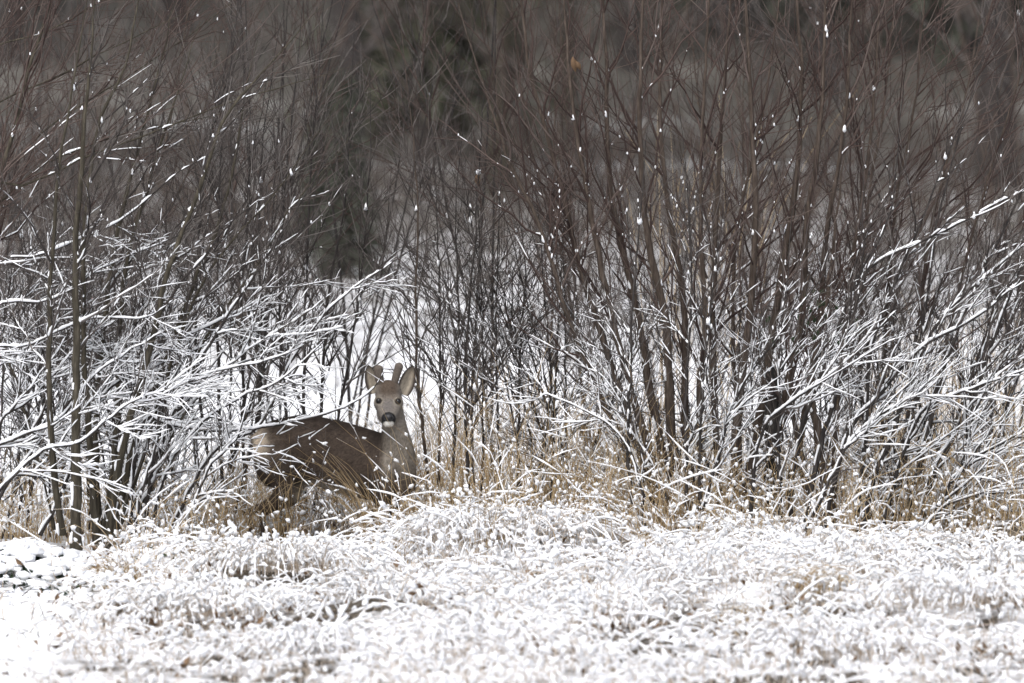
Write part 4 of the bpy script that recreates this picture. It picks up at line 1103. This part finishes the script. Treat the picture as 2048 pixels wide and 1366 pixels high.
    ao = no_.new('ShaderNodeAttribute'); ao.attribute_name = 'coat'; lo_.new(ao.outputs['Color'], bo.inputs['Base Color']); bo.inputs['Roughness'].default_value = .9; bo.inputs['Specular IOR Level'].default_value = .1
    def ear(bp_, tp_, halfw, face):
        A = at(*bp_); B = at(*tp_); ax = B - A; L = np.linalg.norm(ax); ax = ax / L
        f = unit(np.array(face) - (np.array(face) @ ax) * ax); sdv = np.cross(ax, f)
        nu, nvv = 15, 13; V = []; Cc = []
        for layer in (0, 1):
            for i in range(nu):
                u = i / (nu - 1); w = halfw * (math.sin(math.pi * min(1, .14 + .86 * u) ** .92) ** .62) * (1 - .08 * u) if u < 1 else .002
                for j in range(nvv):
                    v = -1 + 2 * j / (nvv - 1)
                    cup = .026 * (1 - v * v) * math.sin(math.pi * (.12 + .82 * u))
                    q = A + ax * L * u + sdv * w * v - f * cup - (f * .006 * (1 - abs(v) ** 4) if layer else 0)
                    V.append(q - base)
                    e_ = min(1, max(0, (abs(v) - .5) / .34)); rim = max(e_ * e_ * (3 - 2 * e_), u ** 4)
                    ci = np.array([.33, .29, .235]) * (1 - .35 * math.exp(-((v + .1) / .3) ** 2) * (u < .6)) * rng.uniform(.75, 1.2)
                    co_ = np.array([.055, .045, .04])
                    Cc.append(co_ if layer else ci * (1 - rim) + co_ * rim)
        F = []
        for layer in (0, 1):
            o0 = layer * nu * nvv
            for i in range(nu - 1):
                for j in range(nvv - 1):
                    q = [o0 + i * nvv + j, o0 + i * nvv + j + 1, o0 + (i + 1) * nvv + j + 1, o0 + (i + 1) * nvv + j]
                    F.append(q if layer == 0 else q[::-1])
        e = mesh_from('ear', np.array(V), [np.array(F)])
        c_ = e.color_attributes.new('coat', 'FLOAT_COLOR', 'POINT'); c_.data.foreach_set('color', np.concatenate([np.array(Cc), np.ones((len(Cc), 1))], 1).astype(np.float32).ravel())
        e.materials.append(mo); o = bpy.data.objects.new('ear', e); C.objects.link(o); o.parent = root
    ear((750, 786, -.05), (736, 730, -.03), .045, (-.25, -1, 0))
    ear((806, 789, -.05), (826, 731, -.03), .050, (.25, -1, 0))
    # antlers in velvet
    mv = mat_island('velvet', [(.2, (.075, .062, .052)), (.5, (.12, .10, .085)), (.8, (.17, .145, .12))], noise_scale=140, noise_amt=.8)
    for pts in ([(763, 776, -.055, .020), (759, 758, -.06, .026), (757, 742, -.065, .029), (757, 735, -.067, .028), (757, 731.5, -.068, .017), (757, 730, -.068, .004)],
                [(787, 774, -.055, .020), (791, 757, -.06, .023), (796, 740, -.065, .025), (798.5, 731, -.067, .025), (799.5, 727, -.068, .016), (800, 725, -.068, .004)]):
        g = Geo(); Q = crom([list(at(a, b_, c)) + [r] for a, b_, c, r in pts], 22); g.tubes(Q[:, :3], np.maximum(Q[:, 3], .001), 14); g.build('antler', mv, root, base)
deer()

# small things hanging in the shrubs: ivy leaves, curled dead leaves, a red berry
def leaf_part(parent, name, c, axis, ln, wd, mat, curl=.35):
    ax = unit(np.array(axis, float)); sd = unit(np.cross(ax, np.array([.2, -1, .1]))); nn = np.cross(ax, sd)
    V = []; F = []
    for i, (t, w) in enumerate([(0, .1), (.25, .8), (.55, 1), (.8, .6), (1, .05)]):
        for v in (-1, 0, 1): V.append(np.array(c) + ax * ln * t + sd * wd * w * v + nn * (curl * wd * (abs(v) * 1.2 + t * t)))
    for i in range(4):
        for j in range(2): F.append([i * 3 + j, i * 3 + j + 1, i * 3 + j + 4, i * 3 + j + 3])
    g = Geo(); g.add(np.array(V), np.array(F)); return g.build(name, mat, parent, np.array(parent.matrix_basis.translation))
def root_of(label):
    return next(o for o in bpy.data.objects if o.get('label', '').startswith(label))
r_ = root_of('stout ivy'); p0 = at(1640, 640, .25)
for k in range(26):
    c = p0 + rng.normal(size=3) * np.array([.11, .06, .13]); leaf_part(r_, 'ivy_leaf', c, (rng.normal() * .6, -.3, -.7), rng.uniform(.03, .05), rng.uniform(.013, .02), M['leaf_dark'])
r_ = root_of('clump of thin upright poles in tan'); c = at(956, 346, .5)
leaf_part(r_, 'dead_leaf', c, (.1, -.2, -1), .07, .02, M['leaf_brown'], 1.0)
g = Geo(); g.blobs(c[None] + np.array([[0, -.01, .006]]), np.array([[.016, .014, .02]]), .3); g.build('snow', M['snow'], r_, np.array(r_.location))
r_ = root_of('biggest shrub')
leaf_part(r_, 'dead_leaf', at(1146, 112, .1), (.25, -.2, -1), .09, .02, M['leaf_brown'], .9)
leaf_part(r_, 'dead_leaf', at(1152, 120, .1), (.5, -.2, -.8), .06, .016, M['leaf_brown'], .9)
m, n, l, b = mat_new('berry_red'); b.inputs['Base Color'].default_value = (.45, .015, .015, 1); b.inputs['Roughness'].default_value = .3
r_ = root_of('olive stemmed'); bb = bmesh.new(); bmesh.ops.create_uvsphere(bb, u_segments=10, v_segments=8, radius=.007, matrix=Matrix.Translation(Vector(at(185, 598, -.1)) - r_.location))
me = bpy.data.meshes.new('berry'); bb.to_mesh(me); bb.free(); me.materials.append(m); o = bpy.data.objects.new('berry', me); C.objects.link(o); o.parent = r_
